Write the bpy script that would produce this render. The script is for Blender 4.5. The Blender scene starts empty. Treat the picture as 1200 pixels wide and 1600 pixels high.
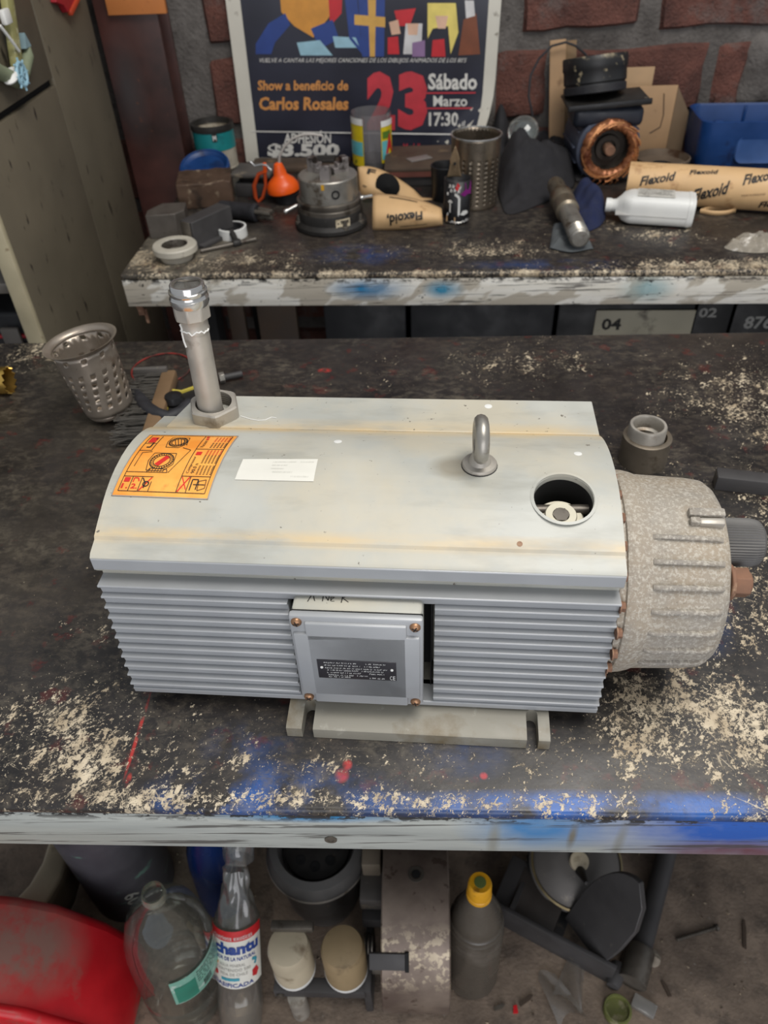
import bpy, bmesh, math, random
from math import sin, cos, pi, radians, sqrt, hypot
from mathutils import Vector as V, Matrix, noise

random.seed(4)
SC = bpy.context.scene
COL = SC.collection

# ------------------------------------------------------------------ camera
FPX = 1190.0
EYE = V((0, 0, 1.45))
_p, _r, _y = radians(41.5), radians(-2.5), radians(3.4)
_f0, _r0, _u0 = V((-sin(_y), cos(_y), 0)), V((cos(_y), sin(_y), 0)), V((0, 0, 1))
AF = _f0 * cos(_p) - _u0 * sin(_p)
_up = _u0 * cos(_p) + _f0 * sin(_p)
AR = _r0 * cos(_r) + _up * sin(_r)
AU = _up * cos(_r) - _r0 * sin(_r)
cd = bpy.data.cameras.new('camera')
cam = bpy.data.objects.new('camera', cd)
COL.objects.link(cam)
cd.sensor_fit = 'VERTICAL'
cd.sensor_height = 36
cd.lens = FPX / 1600 * 36
cd.clip_start = 0.01
cd.dof.use_dof = True
cd.dof.focus_distance = 0.66
cd.dof.aperture_fstop = 8.0
cam.matrix_world = Matrix(((AR.x, AU.x, -AF.x, EYE.x), (AR.y, AU.y, -AF.y, EYE.y), (AR.z, AU.z, -AF.z, EYE.z), (0, 0, 0, 1)))
SC.camera = cam

# ------------------------------------------------------------------ world, lights, exposure
w = bpy.data.worlds.new('world')
SC.world = w
w.use_nodes = True
w.node_tree.nodes['Background'].inputs[0].default_value = (0.86, 0.92, 1.0, 1)
w.node_tree.nodes['Background'].inputs[1].default_value = 0.36


def area(name, loc, target, sx, sy, power, color):
    l = bpy.data.lights.new(name, 'AREA')
    l.shape = 'RECTANGLE'
    l.size, l.size_y, l.energy, l.color = sx, sy, power, color
    o = bpy.data.objects.new(name, l)
    o.location = loc
    o.rotation_euler = (V(target) - V(loc)).to_track_quat('-Z', 'Y').to_euler()
    COL.objects.link(o)


area('roof_light', (0.55, 0.30, 3.2), (0.0, 0.6, 0.8), 1.6, 1.1, 46, (1.0, 0.96, 0.90))
area('door_light', (0.4, -2.4, 1.15), (0.0, 0.8, 0.5), 2.4, 2.2, 36, (0.98, 0.97, 1.0))
vs = SC.view_settings
SC.display_settings.display_device = 'sRGB'
vs.view_transform = 'Standard'
vs.look = 'None'
vs.gamma = 1
vs.use_curve_mapping = False
vs.exposure = 0.22


# ------------------------------------------------------------------ measuring helpers (a sight line met with a real surface)
def ray(px, py):
    return AR * ((px - 600) / FPX) + AU * ((800 - py) / FPX) + AF


def at(px, py, z):
    d = ray(px, py)
    return EYE + d * ((z - EYE.z) / d.z)


def aty(px, py, y):
    d = ray(px, py)
    return EYE + d * ((y - EYE.y) / d.y)


def S(n, P):
    return n * ((V(P) - EYE).dot(AF)) / FPX


def stand(cx, yb, wpx, z):
    """centre and radius of a round thing whose front foot is seen at (cx, yb)"""
    f = at(cx, yb, z)
    r = S(wpx, f) / 2
    return f + V((0, r, 0)), r


# ------------------------------------------------------------------ geometry helpers
def lin(c):
    return tuple(((x / 255) / 12.92 if x / 255 <= 0.04045 else ((x / 255 + 0.055) / 1.055) ** 2.4) for x in c)


def frame(p, z, xh=(1, 0, 0)):
    z = V(z).normalized()
    x = V(xh)
    x = x - z * x.dot(z)
    if x.length < 1e-5:
        x = V((0, 1, 0)) - z * z.y
    x.normalize()
    y = z.cross(x)
    return Matrix(((x.x, y.x, z.x, p[0]), (x.y, y.y, z.y, p[1]), (x.z, y.z, z.z, p[2]), (0, 0, 0, 1)))


def T(x, y, z):
    return Matrix.Translation((x, y, z))


def RZ(a):
    return Matrix.Rotation(a, 4, 'Z')


def RX(a):
    return Matrix.Rotation(a, 4, 'X')


def RY(a):
    return Matrix.Rotation(a, 4, 'Y')


class G:
    def __init__(self):
        self.bm = bmesh.new()

    def add(self, verts, faces, M=None):
        bv = [self.bm.verts.new((M @ V(v)) if M else v) for v in verts]
        for f in faces:
            try:
                self.bm.faces.new([bv[i] for i in f])
            except ValueError:
                pass
        return self

    def merge(self, b, M=None):
        b.verts.index_update()
        self.add([v.co.copy() for v in b.verts], [[v.index for v in f.verts] for f in b.faces], M)
        b.free()
        return self

    def box(self, c, s, M=None, bev=0, seg=2):
        b = bmesh.new()
        bmesh.ops.create_cube(b, size=1)
        for v in b.verts:
            v.co = V((v.co.x * s[0], v.co.y * s[1], v.co.z * s[2]))
        if bev:
            bmesh.ops.bevel(b, geom=list(b.edges), offset=bev, segments=seg, affect='EDGES', profile=0.5)
        m = T(*c)
        return self.merge(b, (M @ m) if M else m)

    def lathe(self, prof, seg=32, M=None, cap0=True, cap1=True, a0=0.0, a1=2 * pi, wob=None):
        full = abs(a1 - a0 - 2 * pi) < 1e-6
        n = seg if full else seg + 1
        vs_, fs = [], []
        for k, (r, z) in enumerate(prof):
            for i in range(n):
                a = a0 + (a1 - a0) * i / seg
                rr = r * (wob(a, z) if wob else 1)
                vs_.append((rr * cos(a), rr * sin(a), z))
        for k in range(len(prof) - 1):
            for i in range(n if full else n - 1):
                j = (i + 1) % n
                fs.append((k * n + i, k * n + j, (k + 1) * n + j, (k + 1) * n + i))
        if full and cap0 and prof[0][0] > 1e-6:
            fs.append(tuple(range(n))[::-1])
        if full and cap1 and prof[-1][0] > 1e-6:
            fs.append(tuple((len(prof) - 1) * n + i for i in range(n)))
        return self.add(vs_, fs, M)

    def tube(self, pts, r, seg=10, M=None, closed=False):
        pts = [V(p) for p in pts]
        n = len(pts)
        vs_, fs = [], []
        px = None
        for i, p in enumerate(pts):
            t = (pts[(i + 1) % n] - pts[i - 1]) if closed else (pts[min(i + 1, n - 1)] - pts[max(i - 1, 0)])
            t.normalize()
            if px is None:
                px = V((0, 0, 1)).cross(t)
                if px.length < 1e-3:
                    px = V((1, 0, 0))
            px = (px - t * px.dot(t)).normalized()
            py = t.cross(px)
            rr = r[i] if isinstance(r, (list, tuple)) else r
            for k in range(seg):
                a = 2 * pi * k / seg
                vs_.append(p + px * (rr * cos(a)) + py * (rr * sin(a)))
        for i in range(n if closed else n - 1):
            for k in range(seg):
                k2 = (k + 1) % seg
                i2 = (i + 1) % n
                fs.append((i * seg + k, i * seg + k2, i2 * seg + k2, i2 * seg + k))
        if not closed:
            fs.append(tuple(range(seg))[::-1])
            fs.append(tuple((n - 1) * seg + k for k in range(seg)))
        return self.add(vs_, fs, M)

    def prism(self, poly, a, b, M=None):
        n = len(poly)
        vs_ = [(x, y, a) for x, y in poly] + [(x, y, b) for x, y in poly]
        fs = [tuple(range(n))[::-1], tuple(range(n, 2 * n))]
        fs += [(i, (i + 1) % n, n + (i + 1) % n, n + i) for i in range(n)]
        return self.add(vs_, fs, M)

    def grid(self, fn, nu, nv, M=None, closeu=False):
        vs_, fs = [], []
        m = nu if closeu else nu + 1
        for j in range(nv + 1):
            for i in range(m):
                vs_.append(V(fn(i / nu, j / nv)))
        for j in range(nv):
            for i in range(nu):
                i2 = (i + 1) % m
                fs.append((j * m + i, j * m + i2, (j + 1) * m + i2, (j + 1) * m + i))
        return self.add(vs_, fs, M)

    def holed(self, fn, nu, nv, hole, closeu=True, seg=12):
        """sheet of cells with round holes; fn(u,v)->point, u in 0..nu, v in 0..nv, hole(i,j)->(ru,rv) or None"""
        bm = self.bm
        cache = {}

        def vert(u, v):
            k = (round((u % nu) if closeu else u, 5), round(v, 5))
            if k not in cache:
                cache[k] = bm.verts.new(fn(*k))
            return cache[k]
        for j in range(nv):
            for i in range(nu):
                h = hole(i, j)
                per = [(i, j), (i + .5, j), (i + 1, j), (i + 1, j + .5), (i + 1, j + 1), (i + .5, j + 1), (i, j + 1), (i, j + .5)]
                pv = [vert(*q) for q in per]
                if not h:
                    bm.faces.new(pv)
                    continue
                ring = []
                for q in per:
                    du, dv = q[0] - i - .5, q[1] - j - .5
                    l = hypot(du, dv)
                    ring.append(bm.verts.new(fn(i + .5 + du / l * h[0], j + .5 + dv / l * h[1])))
                for k in range(8):
                    k2 = (k + 1) % 8
                    bm.faces.new((pv[k], pv[k2], ring[k2], ring[k]))
        return self

    def build(self, name, mat, parent=None, M=None, sharp=38, solid=0, sub=0, flat=False, bev=0):
        bm = self.bm
        bmesh.ops.recalc_face_normals(bm, faces=list(bm.faces))
        me = bpy.data.meshes.new(name)
        bm.to_mesh(me)
        bm.free()
        me.materials.append(mat)
        if not flat:
            me.polygons.foreach_set('use_smooth', [True] * len(me.polygons))
            me.set_sharp_from_angle(angle=radians(sharp))
        o = bpy.data.objects.new(name, me)
        COL.objects.link(o)
        if parent:
            o.parent = parent
        if M is not None:
            o.matrix_local = M
        if solid:
            m = o.modifiers.new('s', 'SOLIDIFY')
            m.thickness = solid
            m.offset = -1
        if bev:
            m = o.modifiers.new('b', 'BEVEL')
            m.width = bev
            m.segments = 2
            m.limit_method = 'ANGLE'
        if sub:
            m = o.modifiers.new('u', 'SUBSURF')
            m.levels = m.render_levels = sub
        return o


def cut(o, cutters, sharp=38):
    """boolean-difference the cutters (G objects, in o's own space) out of o"""
    par, ml = o.parent, Matrix.Identity(4)
    o.parent = None
    o.matrix_world = Matrix.Identity(4)
    cs = []
    for g in cutters:
        c = g.build('cutter', o.data.materials[0])
        cs.append(c)
        m = o.modifiers.new('c', 'BOOLEAN')
        m.operation = 'DIFFERENCE'
        m.object = c
        m.solver = 'EXACT'
    dg = bpy.context.evaluated_depsgraph_get()
    dg.update()
    me = bpy.data.meshes.new_from_object(o.evaluated_get(dg))
    o.modifiers.clear()
    me.name = o.name
    o.data = me
    for c in cs:
        bpy.data.objects.remove(c)
    me.polygons.foreach_set('use_smooth', [True] * len(me.polygons))
    me.set_sharp_from_angle(angle=radians(sharp))
    o.parent = par
    o.matrix_local = ml
    return o


def tag(o, label, cat, group=None):
    o['label'] = label
    o['category'] = cat
    if group:
        o['group'] = group
    return o


MATS = {}


def thing(name, label, cat, loc=(0, 0, 0), rotz=0, group=None, M=None):
    o = bpy.data.objects.new(name, None)
    o.empty_display_size = 0.02
    COL.objects.link(o)
    MATS[o.name] = M.copy() if M is not None else T(*loc) @ RZ(rotz)
    o.matrix_local = MATS[o.name]
    return tag(o, label, cat, group)


def struct(o):
    o['kind'] = 'structure'
    return o


def share(o, parent, M):
    c = o.copy()
    COL.objects.link(c)
    c.parent = parent
    c.matrix_local = M
    return c


# ------------------------------------------------------------------ lettering
_tc = {}


def text_shape(s, bold=0.0, shear=0.0):
    k = (s, bold, shear)
    if k in _tc:
        return _tc[k]
    cu = bpy.data.curves.new('t', 'FONT')
    cu.body = s
    cu.offset = bold
    cu.shear = shear
    cu.resolution_u = 2
    o = bpy.data.objects.new('t', cu)
    COL.objects.link(o)
    dg = bpy.context.evaluated_depsgraph_get()
    me = bpy.data.meshes.new_from_object(o.evaluated_get(dg))
    xs = [v.co.x for v in me.vertices]
    ys = [v.co.y for v in me.vertices]
    x0, x1, y0, y1 = min(xs), max(xs), min(ys), max(ys)
    vv = [((v.co.x - x0) / (x1 - x0), (v.co.y - y0) / (y1 - y0)) for v in me.vertices]
    ff = [tuple(p.vertices) for p in me.polygons]
    bpy.data.objects.remove(o)
    bpy.data.curves.remove(cu)
    bpy.data.meshes.remove(me)
    _tc[k] = (vv, ff)
    return _tc[k]


def put_text(g, s, box, fmap, bold=0.0, shear=0.0, cuts=0, rot=False):
    """s fitted into box (a0,b0,a1,b1); fmap(a,b) -> point"""
    vv, ff = text_shape(s, bold, shear)
    b = bmesh.new()
    bv = [b.verts.new((x, y, 0)) for x, y in vv]
    for f in ff:
        try:
            b.faces.new([bv[i] for i in f])
        except ValueError:
            pass
    for k in range(1, cuts):
        for no in ((1, 0, 0), (0, 1, 0)):
            bmesh.ops.bisect_plane(b, geom=list(b.verts) + list(b.edges) + list(b.faces), plane_co=(k / cuts, k / cuts, 0), plane_no=no)
    a0, b0, a1, b1 = box
    for v in b.verts:
        x, y = v.co.x, v.co.y
        if rot:
            x, y = 1 - y, x
        v.co = V(fmap(a0 + (a1 - a0) * x, b0 + (b1 - b0) * y))
    g.merge(b)
    return g


def put_poly(g, pts, fmap):
    return g.add([fmap(*p) for p in pts], [tuple(range(len(pts)))])


def put_line(g, p, q, wd, fmap, asp=1.0, n=1):
    """thin strip from p to q in map units; asp = size of an a-unit over a b-unit"""
    dx, dy = (q[0] - p[0]) * asp, q[1] - p[1]
    l = hypot(dx, dy) or 1
    nx, ny = -dy / l * wd / 2 / asp, dx / l * wd / 2
    for i in range(n):
        s, e = i / n, (i + 1) / n
        A = (p[0] + (q[0] - p[0]) * s, p[1] + (q[1] - p[1]) * s)
        B = (p[0] + (q[0] - p[0]) * e, p[1] + (q[1] - p[1]) * e)
        g.add([fmap(A[0] - nx, A[1] - ny), fmap(B[0] - nx, B[1] - ny), fmap(B[0] + nx, B[1] + ny), fmap(A[0] + nx, A[1] + ny)], [(0, 1, 2, 3)])
    return g


def put_path(g, pts, wd, fmap, asp=1.0):
    for p, q in zip(pts, pts[1:]):
        put_line(g, p, q, wd, fmap, asp)
    return g


def put_disc(g, c, r, fmap, asp=1.0, n=20, r0=0):
    po = [(c[0] + r * cos(2 * pi * i / n) / asp, c[1] + r * sin(2 * pi * i / n)) for i in range(n)]
    if not r0:
        return put_poly(g, po, fmap)
    pi_ = [(c[0] + r0 * cos(2 * pi * i / n) / asp, c[1] + r0 * sin(2 * pi * i / n)) for i in range(n)]
    return g.add([fmap(*p) for p in po + pi_], [(i, (i + 1) % n, n + (i + 1) % n, n + i) for i in range(n)])


# ------------------------------------------------------------------ materials
class N:
    def __init__(self, name):
        self.m = bpy.data.materials.new(name)
        self.m.use_nodes = True
        self.t = self.m.node_tree
        self.b = self.t.nodes['Principled BSDF']
        self.co = self.t.nodes.new('ShaderNodeTexCoord').outputs['Object']

    def nd(self, ty, **kw):
        n = self.t.nodes.new(ty)
        for k, v in kw.items():
            setattr(n, k, v)
        return n

    def ln(self, a, b):
        if hasattr(a, 'is_output') or isinstance(a, bpy.types.NodeSocket):
            self.t.links.new(a, b)
        else:
            b.default_value = a

    def map(self, loc=(0, 0, 0), rot=(0, 0, 0), sc=(1, 1, 1), vec=None):
        n = self.nd('ShaderNodeMapping')
        n.inputs['Location'].default_value = loc
        n.inputs['Rotation'].default_value = rot
        n.inputs['Scale'].default_value = sc
        self.ln(vec or self.co, n.inputs['Vector'])
        return n.outputs[0]

    def noise(self, sc, det=4, rough=0.55, vec=None, dist=0.0):
        n = self.nd('ShaderNodeTexNoise')
        n.inputs['Scale'].default_value = sc
        n.inputs['Detail'].default_value = det
        n.inputs['Roughness'].default_value = rough
        n.inputs['Distortion'].default_value = dist
        self.ln(vec or self.co, n.inputs['Vector'])
        return n.outputs[0]

    def math(self, op, a, b=0.0, c=None):
        n = self.nd('ShaderNodeMath', operation=op)
        self.ln(a, n.inputs[0])
        self.ln(b, n.inputs[1])
        if c is not None:
            self.ln(c, n.inputs[2])
        return n.outputs[0]

    def rng(self, x, lo, hi, a=0.0, b=1.0):
        n = self.nd('ShaderNodeMapRange')
        n.clamp = True
        self.ln(x, n.inputs['Value'])
        self.ln(lo, n.inputs['From Min'])
        self.ln(hi, n.inputs['From Max'])
        n.inputs['To Min'].default_value = a
        n.inputs['To Max'].default_value = b
        return n.outputs[0]

    def col(self, c):
        n = self.nd('ShaderNodeRGB')
        n.outputs[0].default_value = (*c, 1)
        return n.outputs[0]

    def mix(self, f, a, b):
        n = self.nd('ShaderNodeMix', data_type='RGBA')
        self.ln(f, n.inputs[0])
        for x, s in ((a, n.inputs[6]), (b, n.inputs[7])):
            if isinstance(x, tuple):
                s.default_value = (*x, 1)
            else:
                self.ln(x, s)
        return n.outputs[2]

    def sep(self, vec=None):
        n = self.nd('ShaderNodeSeparateXYZ')
        self.ln(vec or self.co, n.inputs[0])
        return n.outputs

    def blob(self, c, r, inner=0.3, warp=None):
        """soft-edged patch: 1 at c, 0 beyond radii r (3 numbers; a huge radius ignores that axis)"""
        m = self.map(loc=tuple(-c[i] / r[i] for i in range(3)), sc=tuple(1 / q for q in r), vec=warp)
        n = self.nd('ShaderNodeVectorMath', operation='LENGTH')
        self.ln(m, n.inputs[0])
        return self.rng(n.outputs['Value'], 1.0, inner)

    def add(self, *xs):
        o = xs[0]
        for x in xs[1:]:
            o = self.math('ADD', o, x)
        return o

    def bump(self, h, s=0.3, d=0.002):
        n = self.nd('ShaderNodeBump')
        n.inputs['Strength'].default_value = s
        n.inputs['Distance'].default_value = d
        self.ln(h, n.inputs['Height'])
        self.ln(n.outputs[0], self.b.inputs['Normal'])

    def out(self, col=None, rough=None, metal=None, spec=None):
        if col is not None:
            if isinstance(col, tuple):
                self.b.inputs['Base Color'].default_value = (*col, 1)
            else:
                self.ln(col, self.b.inputs['Base Color'])
        if rough is not None:
            self.ln(rough, self.b.inputs['Roughness'])
        if metal is not None:
            self.ln(metal, self.b.inputs['Metallic'])
        if spec is not None:
            self.b.inputs['Specular IOR Level'].default_value = spec
        return self.m


def M(name, base, rough=0.5, metal=0.0, var=0.25, vs=18, spots=(), bump=0.15, bs=120, spec=None, bd=0.0006):
    """general worn surface: base colour, slow variation, then spots = (colour, scale, threshold, softness)"""
    n = N(name)
    base = lin(base)
    v = n.noise(vs, 5)
    c = n.mix(n.rng(v, 0.32, 0.68), tuple(x * (1 - var) for x in base), tuple(min(1, x * (1 + var)) for x in base))
    for k, (sc_, s, th, so) in enumerate(spots):
        f = n.noise(s, 6, 0.6, vec=n.map(loc=(k * 3.7 + 1, k * 1.3, k * 2.1)))
        c = n.mix(n.rng(f, th, th + so), c, lin(sc_))
    if bump:
        n.bump(n.noise(bs, 4), bump, bd)
    return n.out(c, n.rng(n.noise(vs * 2, 3), 0.3, 0.7, max(0.03, rough - 0.1), min(1, rough + 0.1)), metal, spec)


def plain(name, c, rough=0.5, metal=0.0):
    n = N(name)
    v = n.noise(30, 3)
    b = lin(c)
    return n.out(n.mix(n.rng(v, .3, .7), tuple(x * .88 for x in b), tuple(min(1, x * 1.1) for x in b)), rough, metal)


def clear(name, tint, dens=0.12, rough=0.08):
    """thin clear plastic or glass: tinted see-through plus a fresnel gloss"""
    n = N(name)
    tr = n.nd('ShaderNodeBsdfTransparent')
    tr.inputs[0].default_value = (*tint, 1)
    gl = n.nd('ShaderNodeBsdfGlossy')
    gl.inputs['Roughness'].default_value = rough
    df = n.nd('ShaderNodeBsdfDiffuse')
    df.inputs[0].default_value = (*[0.6 * t + .1 for t in tint], 1)
    lw = n.nd('ShaderNodeLayerWeight')
    lw.inputs[0].default_value = 0.35
    m1, m2 = n.nd('ShaderNodeMixShader'), n.nd('ShaderNodeMixShader')
    m1.inputs[0].default_value = dens
    n.ln(tr.outputs[0], m1.inputs[1])
    n.ln(df.outputs[0], m1.inputs[2])
    n.ln(n.rng(lw.outputs['Facing'], 0.0, 1.0, 0.04, 0.55), m2.inputs[0])
    n.ln(m1.outputs[0], m2.inputs[1])
    n.ln(gl.outputs[0], m2.inputs[2])
    n.ln(m2.outputs[0], n.t.nodes['Material Output'].inputs[0])
    return n.m


def bench_top(name, off, dense, blues, browns, reds, base_d=0.0):
    """old black paint, worn through to cream primer in places, with blue and red overspray"""
    n = N(name)
    big = (lambda c, r, i=.05: n.blob((c[0] - off[0], c[1] - off[1], 0), (r[0], r[1], 9), i))
    wob = n.noise(9, 4)
    c = n.mix(n.rng(n.noise(16, 6, .65), .35, .7), (.011, .010, .010), (.034, .029, .027))
    for p in browns:
        c = n.mix(n.math('MULTIPLY', big(*p[:2]), n.rng(n.noise(22, 5, .65), .3, .75, 0, p[2])), c, p[3])
    rm = n.noise(26, 6, .65, n.map(loc=(5, 2, 0)))
    c = n.mix(n.math('MULTIPLY', n.rng(rm, .60, .66), .8), c, (.075, .016, .014))
    for p in reds:
        c = n.mix(n.math('MULTIPLY', big(p[0], p[1], .5), n.rng(n.noise(60, 3), .35, .5)), c, (.42, .03, .025))
    bn = n.noise(20, 6, .6, n.map(loc=(2, 7, 0)))
    for p in blues:
        f = n.math('MULTIPLY', big(*p[:2]), n.rng(bn, .40, .62, .0, p[2]))
        c = n.mix(f, c, (.012, .10, .38))
    # density of wear
    d = None
    for p in dense:
        b = n.math('MULTIPLY', big(*p[:2]), p[2])
        d = b if d is None else n.math('MAXIMUM', d, b)
    d = n.math('ADD', d, base_d)
    d = n.math('MULTIPLY', d, n.rng(wob, .30, .66, .50, 1.2))
    wv = n.map(sc=(1.7, 1, 1), vec=n.map(rot=(0, 0, .4)))
    ch = n.add(n.math('MULTIPLY', n.noise(26, 6, .7, wv, .5), .52), n.math('MULTIPLY', n.noise(120, 5, .7, n.map(loc=(2, 0, 0), sc=(1.7, 1, 1), vec=n.map(rot=(0, 0, .7))), .4), .48))
    thr = n.math('SUBTRACT', .685, n.math('MULTIPLY', d, .175))
    chip = n.rng(n.math('SUBTRACT', ch, thr), 0, .022)
    scr = None
    for a, s, k in ((.95, 1, 1.0), (-.8, 2, .9), (1.5, 3, 1.1), (.45, 4, .9)):
        x = n.noise(1, 4, .6, n.map(loc=(s * 3, 0, 0), sc=(26 * k, 330, 1), vec=n.map(rot=(0, 0, a))), .5)
        x = n.rng(n.math('SUBTRACT', x, n.math('SUBTRACT', .86, n.math('MULTIPLY', d, .20))), 0, .05)
        scr = x if scr is None else n.math('MAXIMUM', scr, x)
    mic = n.rng(n.math('SUBTRACT', n.noise(260, 4, .7), n.math('SUBTRACT', .74, n.math('MULTIPLY', d, .17))), 0, .03)
    chip = n.math('MULTIPLY', chip, n.rng(n.noise(170, 5, .75, n.map(loc=(1, 4, 0))), .44, .50, .05, 1))
    wear = n.math('MAXIMUM', n.math('MAXIMUM', chip, n.math('MULTIPLY', scr, .7)), n.math('MULTIPLY', mic, .8))
    film = n.math('MULTIPLY', n.rng(n.noise(62, 8, .75, n.map(loc=(7, 3, 0), sc=(1, 1.5, 1)), .4), .47, .62), n.rng(n.noise(7, 4, .6, n.map(loc=(1, 8, 0))), .35, .65, .10, .48))
    c = n.mix(film, c, n.mix(n.rng(n.noise(11, 3), .4, .6), (.125, .098, .070), (.20, .17, .125)))
    cc = n.mix(n.rng(n.noise(35, 4), .3, .7), (.70, .60, .44), (.40, .31, .20))
    c = n.mix(wear, c, cc)
    grime = n.rng(n.noise(140, 4, .6), .55, .7, 0, .35)
    c = n.mix(grime, c, (.03, .025, .02))
    n.bump(n.math('ADD', n.math('MULTIPLY', wear, -.6), n.math('MULTIPLY', n.noise(90, 4), .5)), .35, .0012)
    r = n.math('ADD', n.rng(n.noise(12, 4), .3, .7, .30, .50), n.math('MULTIPLY', wear, .12))
    return n.out(c, r, 0.0)


def bench_edge(name, base, alt, blues, dark, off, patch=None):
    n = N(name)
    st = n.noise(1, 5, .6, n.map(sc=(5, 5, 60)))
    c = n.mix(n.rng(st, .35, .7), base, alt)
    if patch:
        f = n.rng(n.noise(1, 3, .5, n.map(loc=(2, 0, 0), sc=(9, 9, 22), vec=n.map(rot=(0, .5, 0)))), .50, .54)
        c = n.mix(n.math('MULTIPLY', f, .85), c, patch)
    for p in blues:
        b = n.math('MULTIPLY', n.blob((p[0][0] - off[0], 0, p[0][1]), (p[1][0], 9, p[1][1]), .25), n.rng(n.noise(14, 5), .3, .6, .45, 1))
        c = n.mix(b, c, p[2])
    cr = n.noise(1, 5, .65, n.map(sc=(5, 5, 150), vec=n.map(rot=(0, .035, 0))), .5)
    c = n.mix(n.rng(cr, .56, .61, 0, .8), c, (.05, .045, .04))
    sp = n.noise(1, 6, .7, n.map(sc=(45, 45, 90)))
    c = n.mix(n.rng(sp, dark, dark + .03), c, (.018, .016, .015))
    # paint chipped to black along the upper arris
    z = n.sep()[2]
    up = n.rng(z, .826, .836)
    c = n.mix(n.math('MULTIPLY', up, n.rng(n.noise(1, 6, .7, n.map(sc=(50, 50, 110))), .50, .55)), c, (.02, .018, .017))
    n.bump(n.math('ADD', st, sp), .3, .001)
    return n.out(c, .5)


K = {}
n = N('grey_machine_paint')
c = n.mix(n.rng(n.noise(9, 5), .35, .65), lin((172, 173, 166)), lin((188, 188, 180)))
y_ = n.sep()[1]
band = n.math('MAXIMUM', n.math('MULTIPLY', n.rng(n.math('ABSOLUTE', n.math('SUBTRACT', y_, .164)), .020, .002), 1.0), n.math('MULTIPLY', n.rng(n.math('ABSOLUTE', n.math('SUBTRACT', y_, .019)), .008, .001), .9))
c = n.mix(n.math('MULTIPLY', band, n.rng(n.noise(1, 6, .65, n.map(sc=(11, 40, 20))), .34, .58)), c, lin((204, 180, 138)))
c = n.mix(n.math('MULTIPLY', n.rng(n.noise(7, 6, .65, n.map(loc=(4, 1, 0))), .46, .66), .42), c, lin((204, 190, 160)))
c = n.mix(n.math('MULTIPLY', n.rng(n.noise(1, 5, .6, n.map(loc=(1, 3, 0), sc=(7, 22, 10))), .52, .68), .55), c, lin((148, 146, 136)))
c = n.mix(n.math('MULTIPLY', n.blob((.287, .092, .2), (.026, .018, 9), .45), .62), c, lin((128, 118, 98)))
c = n.mix(n.rng(n.noise(170, 4, .6), .69, .72), c, lin((112, 106, 96)))
n.bump(n.noise(200, 4), .06, .0006)
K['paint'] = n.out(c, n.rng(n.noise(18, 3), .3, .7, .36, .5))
K['paint_shaded'] = M('grey_machine_paint_shaded_sides', (164, 166, 168), .40, 0.15, .06, 12, [((118, 116, 112), 120, .70, .04)], .06, 200)  # same paint made darker and cooler, side shade put into the colour
n = N('dusty_cast_aluminium')
c = n.mix(n.rng(n.noise(10, 5), .35, .65), lin((138, 132, 124)), lin((158, 151, 140)))
up_ = n.sep(n.nd('ShaderNodeNewGeometry').outputs['Normal'])[2]
c = n.mix(n.rng(n.noise(8, 5, .6, n.map(loc=(1, 4, 0))), .45, .65, 0, .6), c, lin((160, 140, 112)))
c = n.mix(n.rng(n.noise(330, 4, .7), .48, .62, 0, .75), c, lin((190, 184, 172)))
c = n.mix(n.rng(n.noise(420, 3, .7, n.map(loc=(3, 0, 0))), .60, .68, 0, .6), c, lin((120, 112, 100)))
n.bump(n.add(n.noise(330, 4, .7), n.noise(60, 3)), .5, .001)
K['cast'] = n.out(c, .65, .1)
K['rust'] = M('rusty_steel', (128, 94, 74), .8, 0.1, .25, 40, [((166, 134, 108), 60, .55, .1)], .4, 200)
K['steel'] = M('bare_steel', (156, 152, 144), .34, .65, .2, 20, [((96, 84, 70), 30, .56, .12)], .1, 160)
K['steel_dark'] = M('oily_steel', (104, 98, 90), .42, .5, .3, 20, [((58, 48, 40), 26, .55, .12)], .15, 160)
K['steel_matte'] = M('galvanised_steel', (176, 170, 160), .5, .5, .14, 25, [((112, 98, 82), 24, .56, .14)], .2, 180)
K['socket'] = M('brownish_socket_steel', (124, 114, 100), .45, .55, .2, 20, [((84, 72, 58), 30, .56, .12)], .15)
K['chrome'] = M('polished_steel', (196, 194, 190), .2, .85, .12, 30, [((120, 110, 98), 20, .6, .1)], .05, 120)
K['black'] = M('black_plastic', (26, 26, 28), .45, 0, .25, 30, [((62, 58, 54), 60, .66, .06)], .2, 150)
K['black_dirty'] = M('dirty_black_metal', (40, 38, 36), .55, .1, .35, 20, [((92, 84, 72), 40, .63, .08)], .3, 120)
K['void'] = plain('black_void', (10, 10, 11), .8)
K['rubber'] = M('black_rubber', (38, 38, 42), .6, 0, .25, 40, [], .3, 200)
K['white_label'] = M('white_label_paper', (222, 220, 210), .5, 0, .04, 20, [], 0)
K['cream'] = M('cream_plastic', (206, 192, 164), .5, 0, .12, 14, [((130, 112, 86), 22, .6, .12)], .12, 100)
K['white'] = M('white_plastic', (226, 226, 222), .42, 0, .05, 14, [((170, 160, 140), 30, .66, .06)], .06, 80)
K['orange'] = M('orange_plastic', (238, 92, 20), .35, 0, .08, 20, [], .03)
K['blue'] = M('blue_plastic', (20, 60, 116), .42, 0, .2, 10, [((16, 40, 84), 18, .56, .1)], .1, 80)
K['red'] = M('red_plastic', (206, 22, 34), .38, 0, .12, 8, [((150, 84, 74), 9, .60, .12)], .12, 60)
K['ink'] = plain('black_ink', (30, 28, 26), .6)
K['ink_red'] = plain('red_ink', (206, 42, 34), .6)
K['ink_white'] = plain('white_ink', (218, 218, 214), .6)
K['ink_grey'] = plain('grey_ink', (150, 148, 142), .6)
K['kraft'] = M('kraft_paper', (214, 176, 128), .6, 0, .08, 12, [((170, 128, 86), 18, .62, .1)], .1, 120)
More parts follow.
